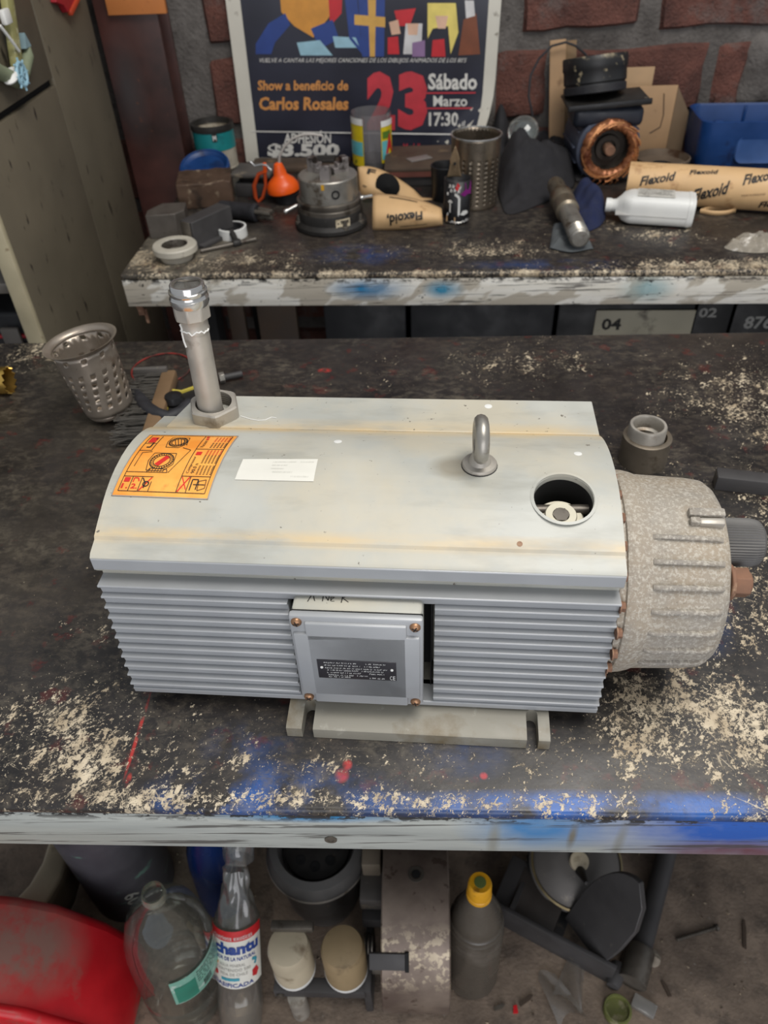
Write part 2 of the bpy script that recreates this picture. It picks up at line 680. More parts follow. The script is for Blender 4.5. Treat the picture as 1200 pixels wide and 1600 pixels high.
K['card'] = M('cardboard', (168, 136, 102), .75, 0, .1, 14, [((120, 92, 66), 22, .6, .12)], .15, 120)
K['wood'] = M('dark_dirty_wood', (74, 60, 48), .7, 0, .3, 12, [((118, 98, 74), 20, .62, .1)], .4, 90)
K['cloth'] = M('black_cloth', (36, 35, 38), .9, 0, .2, 30, [], .4, 400)
K['navy'] = M('navy_cloth', (26, 34, 66), .9, 0, .2, 30, [], .4, 400)
K['copper'] = M('lacquered_copper', (160, 104, 70), .4, .5, .25, 50, [((96, 50, 30), 26, .54, .1)], .3, 200)
K['brass'] = M('brass', (206, 168, 88), .3, .9, .12, 20, [], .05)
K['grey_iron'] = M('dusty_grey_iron', (96, 92, 88), .55, .3, .2, 12, [((140, 130, 114), 30, .6, .1)], .3, 120)
K['dark_iron'] = M('dark_painted_iron', (66, 64, 64), .6, .1, .22, 14, [((100, 92, 82), 40, .66, .06)], .3, 120)

# ------------------------------------------------------------------ the room shell
WY = 2.05        # face of the back wall
n = N('dirty_concrete_floor')
c = n.mix(n.rng(n.noise(5, 6, .65), .35, .68), (.095, .070, .053), (.36, .275, .205))
c = n.mix(n.rng(n.noise(19, 6, .7), .52, .66, 0, .75), c, (.085, .066, .052))
c = n.mix(n.rng(n.noise(110, 4, .7), .64, .70, 0, .7), c, (.30, .27, .23))
n.bump(n.add(n.noise(30, 6), n.noise(160, 4)), .5, .003)
FLOOR = n.out(c, .8)
struct(G().box((0, 1.1, -.05), (5, 3.2, .1)).build('floor', FLOOR, flat=True))

n = N('grey_mortar')
c = n.mix(n.rng(n.noise(9, 6, .65), .35, .68), (.075, .066, .060), (.175, .160, .148))
c = n.mix(n.rng(n.noise(45, 5, .7), .60, .68, 0, .8), c, (.05, .044, .040))
n.bump(n.add(n.noise(24, 6, .65), n.noise(120, 4)), .7, .006)
MORTAR = n.out(c, .85)
n = N('old_red_brick')
c = n.mix(n.rng(n.noise(11, 6, .65), .32, .68), (.058, .023, .018), (.160, .062, .045))
c = n.mix(n.rng(n.noise(60, 5, .7), .58, .66, 0, .7), c, (.05, .025, .02))
c = n.mix(n.rng(n.noise(8, 6, .7, n.map(loc=(3, 1, 2))), .54, .68, 0, .75), c, (.135, .115, .105))
n.bump(n.add(n.noise(40, 6, .65), n.noise(170, 4)), .8, .006)
BRICK = n.out(c, .85)

wall = G().box((0, WY + .08, 1.1), (3.6, .16, 2.2)).build('wall_back', MORTAR, flat=True)
struct(wall)


def wx(px, py=110):
    return aty(px, py, WY).x


def brick(x0, x1, z0, z1):
    g = G()
    nx, nz = 7, 4
    ph = random.random() * 50

    def f(u, v):
        x, z = x0 + (x1 - x0) * u, z0 + (z1 - z0) * v
        e = min(u, 1 - u) * (x1 - x0), min(v, 1 - v) * (z1 - z0)
        k = noise.noise(V((x * 22 + ph, z * 22, ph)))
        k2 = noise.noise(V((x * 9, z * 9 + ph, 3)))
        x += .010 * k * (1 if e[0] < .02 else .3)
        z += .012 * k2 * (1 if e[1] < .02 else .3)
        y = -.012 - .006 * k if min(e) > .005 else .004
        return (x, WY + y, z)
    us = [0, .035, .2, .4, .6, .8, .965, 1]
    vs_ = [0, .06, .35, .65, .94, 1]
    g.grid(lambda u, v: f(us[round(u * 7)], vs_[round(v * 5)]), 7, 5)
    return g.build('brick', BRICK, wall, sharp=50)


rows = {0: [wx(770), wx(862), wx(888), wx(1101), wx(1114), wx(1166)], 1: [wx(816, 20), wx(1000, 20), wx(1032, 20), wx(1230, 20)]}
lx = wx(326)
for k in range(-4, 6):
    z0 = .93 + .175 * k
    iv = []
    if k in rows:
        e = rows[k]
        iv = [(e[i], e[i + 1]) for i in range(0, len(e), 2)]
        iv.append((lx + .01 * k, lx + .27))
        iv += [(lx + .31, lx + .56)]
        x = e[-1] + .04
    else:
        x = -1.7 + (.15 if k % 2 else 0)
    while x < 1.6:
        l = .25 + random.uniform(-.03, .03)
        iv.append((x, x + l))
        x += l + .035
    for a, b in iv:
        brick(a, b, z0 + random.uniform(-.006, .006), z0 + .14 + random.uniform(-.006, .006))
g = G()
g.grid(lambda u, v: (wx(1156, 100) + .3 * u + .015 * noise.noise(V((3, v * 6, 0))), WY - .022 + .03 * (1 if v in (0, 1) or u in (0, 1) else 0) + .004 * noise.noise(V((u * 9, v * 9, 1))), .928 + .165 * v + .012 * noise.noise(V((u * 7, v, 4)))), 10, 8)
o = g.build('plaster_patch', MORTAR, wall, sharp=60)
o['label'] = 'grey cement plaster patch covering bricks'

# rusty steel column left of the poster
n = N('brown_primed_steel')
c = n.mix(n.rng(n.noise(7, 5), .35, .65), (.026, .012, .010), (.085, .032, .026))
c = n.mix(n.math('MULTIPLY', n.blob((-.035, -.04, 1.03), (.05, 9, .14), .1), .6), c, (.055, .062, .066))
c = n.mix(n.rng(n.noise(40, 5, .7), .64, .7, 0, .6), c, (.15, .06, .035))
PRIMER = n.out(c, .45)
t = thing('steel_column', 'brown primed steel column against the brick wall beside the cabinet', 'column', (-.633, 1.99, 0))
G().box((0, -.035, 1.15), (.138, .008, 2.3), bev=.002).build('flange', PRIMER, t)
G().box((0, .05, 1.15), (.138, .008, 2.3), bev=.002).build('flange', PRIMER, t)
G().box((0, .008, 1.15), (.008, .08, 2.3)).build('web', PRIMER, t)
# plywood offcut on the column, red piece hung on the cabinet
P = aty(216, 22, 1.945)
g = G().box((0, 0, .05), (.128, .014, .10), bev=.001)
for x, z in ((-.02, .03), (.03, .025), (.045, .04)):
    g.lathe([(.002, 0), (.002, .001)], 10, M=frame((x, -.0075, z), (0, -1, 0)))
tag(g.build('plywood_block', M('orange_plywood', (190, 118, 62), .6, 0, .1, 14, [((110, 60, 30), 60, .66, .05)], .1), M=T(P.x, P.y, P.z)), 'orange plywood offcut fixed across the brown steel column', 'wood block')

# ------------------------------------------------------------------ the poster
PY = 2.027


def poster_mesh(name, x0, x1, z0, z1, mat, parent, off):
    g = G()
    g.grid(lambda u, v: pmap(x0 + (x1 - x0) * u, z0 + (z1 - z0) * v, off), 24, 24)
    return g.build(name, mat, parent, sharp=80)


PW, PH = .615, .88      # poster size; left foot of the poster at px 380,241
PB = aty(385, 253, PY)
PT = aty(353, 0, PY)
ptilt = atan = math.atan2(PT.x - PB.x, PT.z - PB.z)


def pmap(x, z, off=0.0):
    """poster units: x 0..1 over its width, z 0..1 over its height -> poster object space"""
    X, Z = x * PW, max(z * PH, x * PW * .04)
    y = -off
    k = max(0, X - (.50 + .38 * max(0, Z))) if Z < .32 else 0     # lower right corner curls off the wall
    k = max(0, (X * .8 - Z * .9) - .33)
    return (X - .8 * k * k * 3.2, y - 1.2 * k * k * 4 - .006 * (1 - cos(6 * z)) * .5, Z)


PMi = (T(PB.x, PB.y, PB.z) @ RY(ptilt)).inverted()


def pq(px, py):
    """photo sight line met with the poster plane, in poster units"""
    q = PMi @ aty(px, py, PY)
    return q.x / PW, q.z / PH


t = thing('poster', 'dark concert poster with white margin on the brick wall, its corner curling', 'poster', M=T(PB.x, PB.y, PB.z) @ RY(ptilt))
poster_mesh('paper', 0, 1, 0, 1, M('dirty_poster_paper', (206, 202, 190), .45, 0, .06, 10, [((120, 110, 96), 30, .64, .08)], 0), t, 0)
n = N('poster_print')
c = n.mix(n.rng(n.noise(5, 3), .35, .65), (.020, .021, .032), (.034, .036, .056))
POST = n.out(c, .28)
il = pq(376, 0)[0]
ir = pq(757, 100)[0]
pa = poster_mesh('printed_panel', il, ir, .012, .985, POST, t, .0006)
pf = lambda a, b: pmap(a, b, .0012)


def pbox(x0, y1, x1, y0):
    a, b = pq(x0, y1), pq(x1, y0)
    return (a[0], a[1], b[0], b[1])


def ptext(s, x0, y0, x1, y1, mat, bold=.02, shear=0.0, nm='lettering'):
    """lettering whose left end spans y0..y1 at x0 (photo pixels)"""
    A, B = pq(x0, y1), pq(x1, y1)
    Tt = pq(x0, y0)
    g = G()
    put_text(g, s, (0, 0, 1, 1), lambda a, b: pf(A[0] + (B[0] - A[0]) * a + (Tt[0] - A[0]) * b, A[1] + (B[1] - A[1]) * a + (Tt[1] - A[1]) * b), bold, shear)
    return g.build(nm, mat, pa, flat=True)


POR, PRED, PWHT = plain('poster_orange', (206, 142, 78), .4), plain('poster_red', (192, 58, 68), .4), plain('poster_white', (214, 212, 206), .4)
ptext('VUELVE A CANTAR LAS MEJORES CANCIONES DE LOS DIBUJOS ANIMADOS DE LOS 80\'S', 406, 90, 728, 99, PWHT, .0, .25)
ptext('Show a beneficio de', 403, 125, 544, 141, POR, .03)
ptext('Carlos Rosales', 405, 151, 544, 172, POR, .035)
ptext('2', 573, 111, 617, 203, PRED, .06)
ptext('3', 622, 111, 667, 203, PRED, .06)
ptext('Sábado', 669, 114, 745, 140, PWHT, .03)
ptext('Marzo', 677, 149, 730, 166, PWHT, .02)
ptext('17:30', 670, 175, 716, 197, PWHT, .03)
ptext('hrs', 719, 184, 736, 196, PWHT, .01)
ptext('ADHESIÓN', 444, 204, 517, 224, PWHT, .03)
ptext('$3.500', 418, 224, 530, 247, PWHT, .05)
g = G()
for (x0, y0, x1, y1) in ((664, 145, 743, 144.5), (664, 169, 738, 168.5)):
    put_line(g, pq(x0, y0), pq(x1, y1), .0035, pf, PW / PH)
g.build('red_rule', PRED, pa, flat=True)
g = G()
put_line(g, pq(394, 205), pq(720, 208), .003, pf, PW / PH)
g.build('white_rule', PWHT, pa, flat=True)
ptext('Medallones', 630, 224, 676, 235, PRED, .02)
# the artwork is replaced by a plain abstract arrangement of the same colours
ART = {'blue': (42, 66, 132), 'orange': (206, 142, 58), 'red': (190, 40, 48), 'cyan': (150, 190, 206), 'skin': (216, 176, 150), 'yellow': (226, 206, 110), 'brown': (120, 66, 40), 'gold': (206, 160, 80), 'white': (206, 204, 204), 'purple': (140, 110, 150)}
art = {}
for i, (cn, pts) in enumerate([
        ('orange', [(436, -30), (520, -30), (516, 24), (490, 58), (460, 40), (440, 18)]), ('blue', [(400, 68), (420, 36), (446, 20), (454, 38), (430, 66), (424, 84), (400, 84)]),
        ('red', [(512, -30), (536, -30), (534, 20), (516, 40)]), ('blue', [(486, 44), (520, 30), (530, 60), (500, 76)]), ('cyan', [(464, 66), (500, 62), (520, 86), (470, 86)]),
        ('cyan', [(520, 56), (556, 58), (562, 74), (524, 74)]), ('blue', [(536, -30), (556, -30), (566, 84), (546, 60)]), ('blue', [(558, -30), (602, -30), (600, 88), (566, 88)]),
        ('gold', [(574, -30), (588, -30), (586, 88), (578, 88)]), ('gold', [(554, 22), (602, 26), (602, 42), (554, 38)]), ('red', [(616, 16), (650, 12), (640, 40), (622, 40)]),
        ('skin', [(608, 34), (622, 30), (626, 52), (612, 54)]), ('red', [(606, 58), (622, 56), (624, 84), (606, 84)]), ('white', [(634, 36), (660, 36), (658, 84), (630, 84)]),
        ('skin', [(636, 36), (654, 36), (652, 54), (638, 54)]), ('yellow', [(668, 4), (712, 4), (716, 50), (704, 84), (700, 40), (676, 44), (668, 60)]), ('skin', [(680, 24), (700, 24), (696, 44), (684, 44)]),
        ('purple', [(644, 66), (664, 62), (664, 88), (644, 88)]), ('red', [(676, 62), (694, 60), (696, 88), (674, 88)]), ('brown', [(724, 30), (744, 20), (750, 84), (716, 86)]), ('white', [(726, 0), (740, 0), (742, 24), (728, 28)])]):
    if cn not in art:
        art[cn] = plain('poster_' + cn + '_art', ART[cn], .4)
    q = [pq(*p) for p in pts]
    put_poly(G(), q, lambda a, b, i=i: pmap(a, b, .0009 + i * .00004)).build('printed_shape', art[cn], pa, flat=True)

# ------------------------------------------------------------------ the two benches
OF = (0, .70)
TOPF = bench_top('front_bench_paint', OF,
    [((.40, .60), (.34, .46), .84), ((.25, .38), (.42, .17), .92), ((.0, .315), (2.5, .030), 1.0, ), ((-.34, .36), (.40, .13), .86), ((-.02, .34), (.22, .07), .75), ((.0, .345), (1.5, .055), .66), ((.24, .42), (.22, .16), .85),
     ((.16, 1.0), (.26, .18), .62), ((-.06, .98), (.18, .13), .62), ((.50, .88), (.34, .32), .82), ((-.62, 1.08), (.12, .12), 1.1), ((-.33, .55), (.12, .2), .40), ((.22, .50), (.16, .16), .8)],
    [((-.12, .322), (.12, .032), .9), ((-.15, .365), (.05, .03), .4), ((.04, .36), (.05, .03), .35), ((.28, .52), (.05, .06), .6), ((.18, .312), (.30, .016), 1.5), ((-.17, .308), (.06, .02), 1.4)],
    [((-.42, .82), (.36, .34), 1.0, (.050, .041, .031)), ((-.45, .58), (.22, .22), .9, (.075, .062, .046)), ((.1, 1.05), (.6, .12), .6, (.045, .042, .040))],
    [((-.062, .347), (.005, .006)), ((-.066, .337), (.007, .008)), ((.055, .338), (.004, .004)), ((-.14, 1.0), (.012, .008)), ((-.254, .375), (.0022, .05)), ((-.250, .330), (.003, .008))], .20)
EDGEF = bench_edge('front_bench_apron_paint', (.44, .455, .42), (.30, .315, .295),
    [((.10, .825), (.075, .05), (.06, .20, .42)), ((.26, .825), (.15, .06), (.012, .09, .40)), ((.27, .783), (.09, .026), (.14, .045, .06)), ((.064, .80), (.007, .045), (.24, .23, .18)), ((.171, .80), (.006, .05), (.20, .20, .17)), ((.130, .81), (.005, .03), (.16, .15, .12)), ((-.45, .79), (.3, .03), (.36, .36, .31)), ((-.09, .838), (.10, .012), (.02, .20, .42))], .70, (0, 0))
t = thing('workbench', 'front workbench with worn black painted top carrying the grey pump', 'workbench', (OF[0], OF[1], 0))
G().box((0, .0025, .844), (2.4, .795, .012), bev=.004, seg=3).build('tabletop', TOPF, t)
G().box((0, -.383, .808), (2.4, .022, .060), bev=.002).build('apron', EDGEF, t)
G().box((0, .385, .808), (2.4, .022, .060), bev=.002).build('apron', EDGEF, t)
for x in (-1.15, 1.15):
    for y in (-.33, .33):
        G().box((x, y, .419), (.06, .06, .838), bev=.004).build('leg', K['dark_iron'], t)
# screw hole in the apron
P = aty(517, 1311, .306)
g = G().lathe([(.0055, 0), (.0055, .001), (.003, .001), (.003, .0005)], 16, M=frame((P.x - OF[0], -.3942, P.z), (0, -1, 0)))
g.build('screw', K['steel_dark'], t)

BO = V((-.56, 1.355, 0))
BA = radians(-1.5)
OB = (0, 0)
TOPB = bench_top('back_bench_paint', OB,
    [((.03, .05), (.22, .12), 1.0), ((.45, .0), (2.5, .022), 1.1), ((.25, .06), (.32, .10), .8), ((.68, .10), (.30, .10), .6), ((1.05, .16), (.14, .07), .9), ((1.1, .02), (.5, .05), .95), ((.92, .20), (.2, .12), .55)],
    [((.45, .08), (.12, .06), .35), ((.80, .03), (.2, .03), .3)],
    [((.30, .10), (.35, .16), .8, (.055, .040, .032)), ((.08, .12), (.20, .2), .95, (.30, .27, .21))],
    [], .36)
EDGEB = bench_edge('back_bench_apron_paint', (.86, .84, .78), (.66, .62, .53),
    [((.47, .818), (.09, .026), (.02, .20, .42)), ((.61, .816), (.045, .022), (.03, .24, .40)), ((.98, .815), (.06, .03), (.25, .42, .45))], .62, (0, 0), (.44, .39, .31))
t = thing('workbench', 'rear workbench along the brick wall with white apron and black top', 'workbench', BO, BA)
G().box((.9, .325, .844), (1.8, .65, .012), bev=.004, seg=3).build('tabletop', TOPB, t)
G().box((.9, .011, .811), (1.8, .02, .054), bev=.002).build('apron', EDGEB, t)
G().box((.011, .34, .811), (.02, .63, .054), bev=.002).build('apron', EDGEB, t)
for x in (.12, 1.7):
    for y in (.10, .58):
        G().box((x, y, .419), (.05, .05, .838), bev=.004).build('leg', K['void'], t)
g = G().box((.015, .02, .772), (.012, .003, .03))
g.lathe([(.006, 0), (.006, .004)], 12, M=frame((.015, .018, .776), (0, -1, 0)))
g.box((.021, .026, .752), (.006, .003, .03), M=RY(.0))
g.build('bracket', K['rust'], t)

# ------------------------------------------------------------------ the grey vacuum pump
L = .4153
PO = V((-.25903, .41829, .85))
PA = radians(-2.732)
PM = T(*PO) @ RZ(PA)
PMI = PM.inverted()
pump = thing('vacuum_pump', 'large grey ribbed vacuum pump with orange sticker on the front bench', 'pump', PO, PA)
DOME = [(0, .182), (.003, .1845), (.0150, .1880), (.0165, .1905), (.026, .1945), (.036, .1983), (.046, .2020), (.056, .2050), (.068, .2076), (.080, .2090), (.096, .2094), (.111, .2083), (.124, .2062), (.135, .2036), (.145, .2005), (.155, .1965), (.163, .1925), (.169, .1888)]
ARC = [0]
for a, b in zip(DOME, DOME[1:]):
    ARC.append(ARC[-1] + hypot(b[0] - a[0], b[1] - a[1]))


def dome_pt(u, s, off=0.0):
    for i in range(len(DOME) - 1):
        if s <= ARC[i + 1] or i == len(DOME) - 2:
            f = (s - ARC[i]) / (ARC[i + 1] - ARC[i])
            a, b = DOME[i], DOME[i + 1]
            l = ARC[i + 1] - ARC[i]
            nv, nw = -(b[1] - a[1]) / l, (b[0] - a[0]) / l
            return V((u, a[0] + (b[0] - a[0]) * f + nv * off, a[1] + (b[1] - a[1]) * f + nw * off))


def dome_n(s):
    return (dome_pt(0, s, 1) - dome_pt(0, s, 0)).normalized()


def lray(px, py):
    return PMI @ EYE, PMI.to_3x3() @ ray(px, py)


def dome_at(px, py):
    """sight line met with the pump's top surface -> (u, arc length)"""
    o, d = lray(px, py)
    for i in range(len(DOME) - 1):
        a, b = DOME[i], DOME[i + 1]
        nn = V((0, -(b[1] - a[1]), b[0] - a[0]))
        q = o + d * ((V((0, *a)) - o).dot(nn) / d.dot(nn))
        f = (q.y - a[0]) / (b[0] - a[0])
        if -.001 <= f <= 1.001:
            return q.x, ARC[i] + f * (ARC[i + 1] - ARC[i])


def pl_at(px, py, k, val):
    """sight line met with the pump-space plane coordinate k = val"""
    o, d = lray(px, py)
    return o + d * ((val - o[k]) / d[k])


MYZ = Matrix(((0, 0, 1, 0), (1, 0, 0, 0), (0, 1, 0, 0), (0, 0, 0, 1)))   # prism (v,w) extruded along u

hc = dome_at(881, 778)
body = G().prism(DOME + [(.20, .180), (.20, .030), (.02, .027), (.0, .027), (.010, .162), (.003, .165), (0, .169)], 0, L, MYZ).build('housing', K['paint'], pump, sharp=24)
hp, hn = dome_pt(hc[0], hc[1]), dome_n(hc[1])
c1 = G().lathe([(.0234, -.040), (.0234, .03)], 48, M=frame(hp, hn))
c2 = G().box((.2135, .0, .088), (.119, .064, .130))
cut(body, [c1, c2], sharp=24)
# dusty seams printed by dirt live in the paint; the rear panel is a slab of its own
rear = G()
poly = [(.014, .166), (.030, .2205), (L, .2205), (L, .166)]
rear.prism(poly, .150, .1918)
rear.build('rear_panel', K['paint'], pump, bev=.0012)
# black sleeve added for the shade down the round opening, with the plug
g = G().lathe([(.0231, -.0060), (.0231, -.0385), (.0, -.0385)], 48, M=frame(hp, hn), cap0=False, cap1=False)
g.build('well_shade', K['void'], pump, sharp=60)
g = G().lathe([(.0262, .0003), (.0238, .0007), (.0234, -.003)], 48, M=frame(hp, hn), cap0=False, cap1=False)
g.build('rim', K['paint'], pump)
pm_ = frame(hp, hn) @ T(-.001, -.0075, -.0235) @ Matrix.Scale(1.22, 4)
HEX = [(cos(pi / 3 * i), sin(pi / 3 * i)) for i in range(6)]
g = G().lathe([(.0165, -.012), (.0165, .002), (.0150, .004), (.0105, .004), (.0105, .0085), (.0098, .0095), (.0055, .0095), (.0048, .003), (0, .003)], 36, M=pm_)
pg = g.build('filler_plug', M('cream_plug', (206, 200, 180), .45, .1, .1, 40, [], .1), pump)
g = G().prism([(x * .0056, y * .0056) for x, y in HEX], .0035, .0099, pm_)
g.build('hex_socket', K['steel_dark'], pg)
g = G().tube([(-.0225, .002, -.020), (.0225, .004, -.020)], .0045, 12, M=frame(hp, hn))
g.build('inner_rod', K['steel_dark'], pump)

# cooling fins, cut short at the terminal box
NF = 11
fin_poly = [(.011, -.0117), (-.0012, -.0117), (-.0022, -.0040), (-.0048, -.0026), (-.0054, -.0018), (-.0054, -.0006), (-.0048, 0), (.011, .0002)]
protos = {}
for i in range(NF):
    wz = .1555 - i * (.1555 - .0375) / (NF - 1)
    vo = -.0095 * (i / (NF - 1))
    spans = [(0, L)] if i == 0 else [(0, .1545), (.2725, L)]
    for sp in spans:
        if sp not in protos:
            protos[sp] = G().prism(fin_poly, sp[0], sp[1], MYZ).build('cooling_fin', K['paint_shaded'], pump, T(0, vo, wz), bev=.0005)
        else:
            share(protos[sp], pump, T(0, vo, wz))
G().prism([(.011, .0285), (-.0125, .0285), (-.0130, .0275), (-.0120, .0215), (.011, .0205)], 0, L, MYZ).build('lower_rail', K['paint_shaded'], pump, bev=.0006)
G().prism([(.0, .1815), (-.0008, .1808), (-.0008, .1700), (.002, .1685), (.010, .1685), (.010, .180)], 0.0002, L - .0002, MYZ).build('upper_rail', K['paint_shaded'], pump, bev=.0005)

# terminal box
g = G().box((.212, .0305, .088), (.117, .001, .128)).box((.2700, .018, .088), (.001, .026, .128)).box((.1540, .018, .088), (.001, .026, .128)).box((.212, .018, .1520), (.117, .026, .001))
g.build('recess_shade', K['void'], pump)  # black sheets added to paint shade into the gap round the box
tb = G().box((.2115, .006, .0925), (.104, .046, .113), bev=.004)
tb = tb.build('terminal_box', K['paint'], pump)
G().box((.2115, -.0165, .0925), (.1045, .0012, .1125)).build('gasket', K['void'], tb)
ld = G()
ld.box((.2115, -.0205, .094), (.1055, .007, .112), bev=.0025)
ld.box((.2115, -.0245, .0925), (.0800, .005, .104), bev=.0016)
ld.box((.2115, -.0245, .0915), (.1005, .005, .080), bev=.0016)
lid = ld.build('lid', K['paint_shaded'], tb)
for u, wz, a in ((.1650, .1435, .3), (.2580, .1425, 1.1), (.1655, .0445, .7), (.2578, .0440, .2)):
    m = frame((u, -.024, wz), (0, -1, 0)) @ RZ(a)
    g = G().lathe([(.0043, 0), (.0043, .0012), (.0033, .0026), (.0016, .0032), (0, .0033)], 18, M=m)
    g.build('screw', M('brown_screw_steel', (160, 122, 92), .4, .7, .2, 60, [], .1), tb)
    g = G().box((0, 0, .0031), (.0050, .0009, .0008), M=m).box((0, 0, .0031), (.0009, .0050, .0008), M=m)
    g.build('cross_slot', K['ink'], tb)
# data plate
NP0, NP1 = (.1775, .0765), (.2425, .1010)
g = G().box(((NP0[0] + NP1[0]) / 2, -.0271, (NP0[1] + NP1[1]) / 2), (NP1[0] - NP0[0], .0008, NP1[1] - NP0[1]), bev=.0003)
dp = g.build('data_plate', M('black_data_plate', (52, 50, 54), .35, .3, .1, 40, [], 0), tb)


def npm(a, b):
    return (NP0[0] + (NP1[0] - NP0[0]) * a, -.02765, NP0[1] + (NP1[1] - NP0[1]) * b)


R3 = random.Random(3)
rd = G()
for row, (b, x0, x1, x2, x3) in enumerate([(.86, .09, .50, .62, .88), (.72, .09, .56, .60, .80), (.58, .10, .88, 0, 0), (.46, .12, .52, .56, .84), (.33, .12, .55, .66, .86), (.20, .13, .46, .50, .64), (.10, .13, .40, .66, .86)]):
    for s0, s1 in ((x0, x1), (x2, x3)):
        x = s0
        while x < s1:
            wd = R3.choice((.008, .011, .014))
            hh = .028
            put_line(rd, (x, b - hh), (x + wd * R3.choice((0, 1)), b + hh), .012, npm, 2.65)
            if R3.random() < .6:
                put_line(rd, (x, b + R3.choice((-hh, 0, hh))), (x + wd, b + R3.choice((-hh, 0, hh))), .014, npm, 2.65)
            x += wd + (.006 if R3.random() < .8 else .02)
put_text(rd, 'C', (.915, .05, .945, .26), npm)
put_text(rd, 'E', (.955, .05, .985, .26), npm)
rd.build('engraving', K['ink_white'], dp, flat=True)
for a, b in ((.055, .60), (.945, .60)):
    q = npm(a, b)
    G().lathe([(.0013, 0), (.0011, .0006), (0, .0008)], 14, M=frame(q, (0, -1, 0))).build('rivet', K['white'], dp)
# hand-written letters on top of the box
g = G()
hm = lambda a, b: (.172 + .028 * a, -.008 + .009 * b, .1493)
put_path(g, [(0, 0), (.10, 1), (.2, .1)], .06, hm, 2.2)
put_path(g, [(.42, .1), (.42, 1), (.58, .2), (.60, 1)], .06, hm, 2.2)
put_path(g, [(.64, .2), (.74, .6), (.64, .6), (.66, .15), (.76, .15)], .05, hm, 2.2)
put_path(g, [(.96, 0), (.98, 1), (1.10, .8), (.98, .55), (1.16, .1)], .06, hm, 2.2)
g.build('handwriting', K['ink'], tb, flat=True)

# foot plate with two open slots
fp = G().prism([(-.0370, .0005), (-.0370, .0130), (-.0345, .0145), (-.0060, .0185), (.0060, .0285), (.19, .0285), (.19, .0005)], .1435, .3745, MYZ).build('foot_plate', M('grimy_shaded_grey_paint', (146, 142, 130), .5, .05, .1, 14, [((120, 108, 86), 16, .56, .14), ((172, 168, 156), 40, .62, .08)], .1, 160), pump, bev=.0008)  # grimy paint, its base also darkened as shade from the pump above
fp.modifiers.clear()
cuts = []
for u in (.1625, .3595):
    cuts.append(G().prism([(u - .0050, -.05), (u - .0050, -.014)] + [(u - .0050 * cos(a), -.014 + .0050 * sin(a)) for a in (pi * k / 8 for k in range(1, 8))] + [(u + .0050, -.014), (u + .0050, -.05)], -.01, .05))
cut(fp, cuts, sharp=24)

# eye bolt
e = dome_at(749, 727)
em = frame(dome_pt(*e), (0, 0, 1))
g = G().lathe([(.0145, 0), (.0145, .0022), (.0138, .0032), (.0095, .0040), (.0085, .0065), (.0070, .010), (.0060, .014)], 28, M=em)
eb = g.build('eye_bolt', K['steel_matte'], pump)
g = G().tube([V((0, .0145 * sin(a), .0265 - .0145 * cos(a))) for a in (2 * pi * k / 28 for k in range(28))], .0058, 12, M=em @ RZ(radians(3)), closed=True)
g.build('eye_ring', K['steel'], eb)
g = G().lathe([(.0150, -.001), (.0150, .0004), (.0140, .0006)], 28, M=em)
g.build('washer', K['black'], eb)

# small filled holes on the housing
for px, py, r in ((528, 690, .0036), (903, 709, .0034), (812, 850, .0022)):
    s = dome_at(px, py)
    G().lathe([(r, -.001), (r, .0002), (r * .7, .0005), (0, .0006)], 18, M=frame(dome_pt(*s), dome_n(s[1]))).build('hole_plug', K['rust'] if r < .003 else K['white'], pump)
q = pl_at(763, 635, 2, .1918)
G().lathe([(.0036, -.001), (.0036, .0002), (0, .0006)], 18, M=frame(q, (0, 0, 1))).build('hole_plug', K['white'], pump)


# stickers
def sticker_map(corners):
    c = [dome_at(*p) for p in corners]       # front-left, front-right, back-right, back-left

    def f(a, b, off=.0005):
        u = (c[0][0] * (1 - a) + c[1][0] * a) * (1 - b) + (c[3][0] * (1 - a) + c[2][0] * a) * b
        s = (c[0][1] * (1 - a) + c[1][1] * a) * (1 - b) + (c[3][1] * (1 - a) + c[2][1] * a) * b
        return dome_pt(u, s, off)
    return f


om = sticker_map([(174, 775), (325, 781), (373, 682), (234, 680)])
n = N('orange_sticker')
c = n.mix(n.rng(n.noise(30, 5), .35, .65), lin((236, 148, 58)), lin((250, 178, 84)))
c = n.mix(n.rng(n.noise(60, 5), .62, .72, 0, .6), c, lin((206, 130, 60)))
ORS = n.out(c, .35)
g = G()


def rcorner(a, b, r=.05):
    return a, b


g.grid(lambda a, b: om(a, b, .0004), 10, 24)
osk = g.build('orange_sticker', ORS, pump)
g = G()
for (p, q_) in (((.0, .004), (1, .004)), ((.0, .996), (1, .996))):
    put_line(g, p, q_, .010, lambda a, b: om(a, b, .0007), 1, 6)
for a in (.004, .996):
    put_line(g, (a, 0), (a, 1), .010, lambda a, b: om(a, b, .0007), 1, 20)
g.build('border', K['ink_grey'], osk, flat=True)
oi = lambda a, b: om(a, b, .0008)
k = G()
r_ = G()
lw_ = .007


def rect(g, a0, b0, a1, b1, wd=lw_):
    for p, q_ in (((a0, b0), (a1, b0)), ((a1, b0), (a1, b1)), ((a1, b1), (a0, b1)), ((a0, b1), (a0, b0))):
        put_line(g, p, q_, wd, oi, .95, 8)


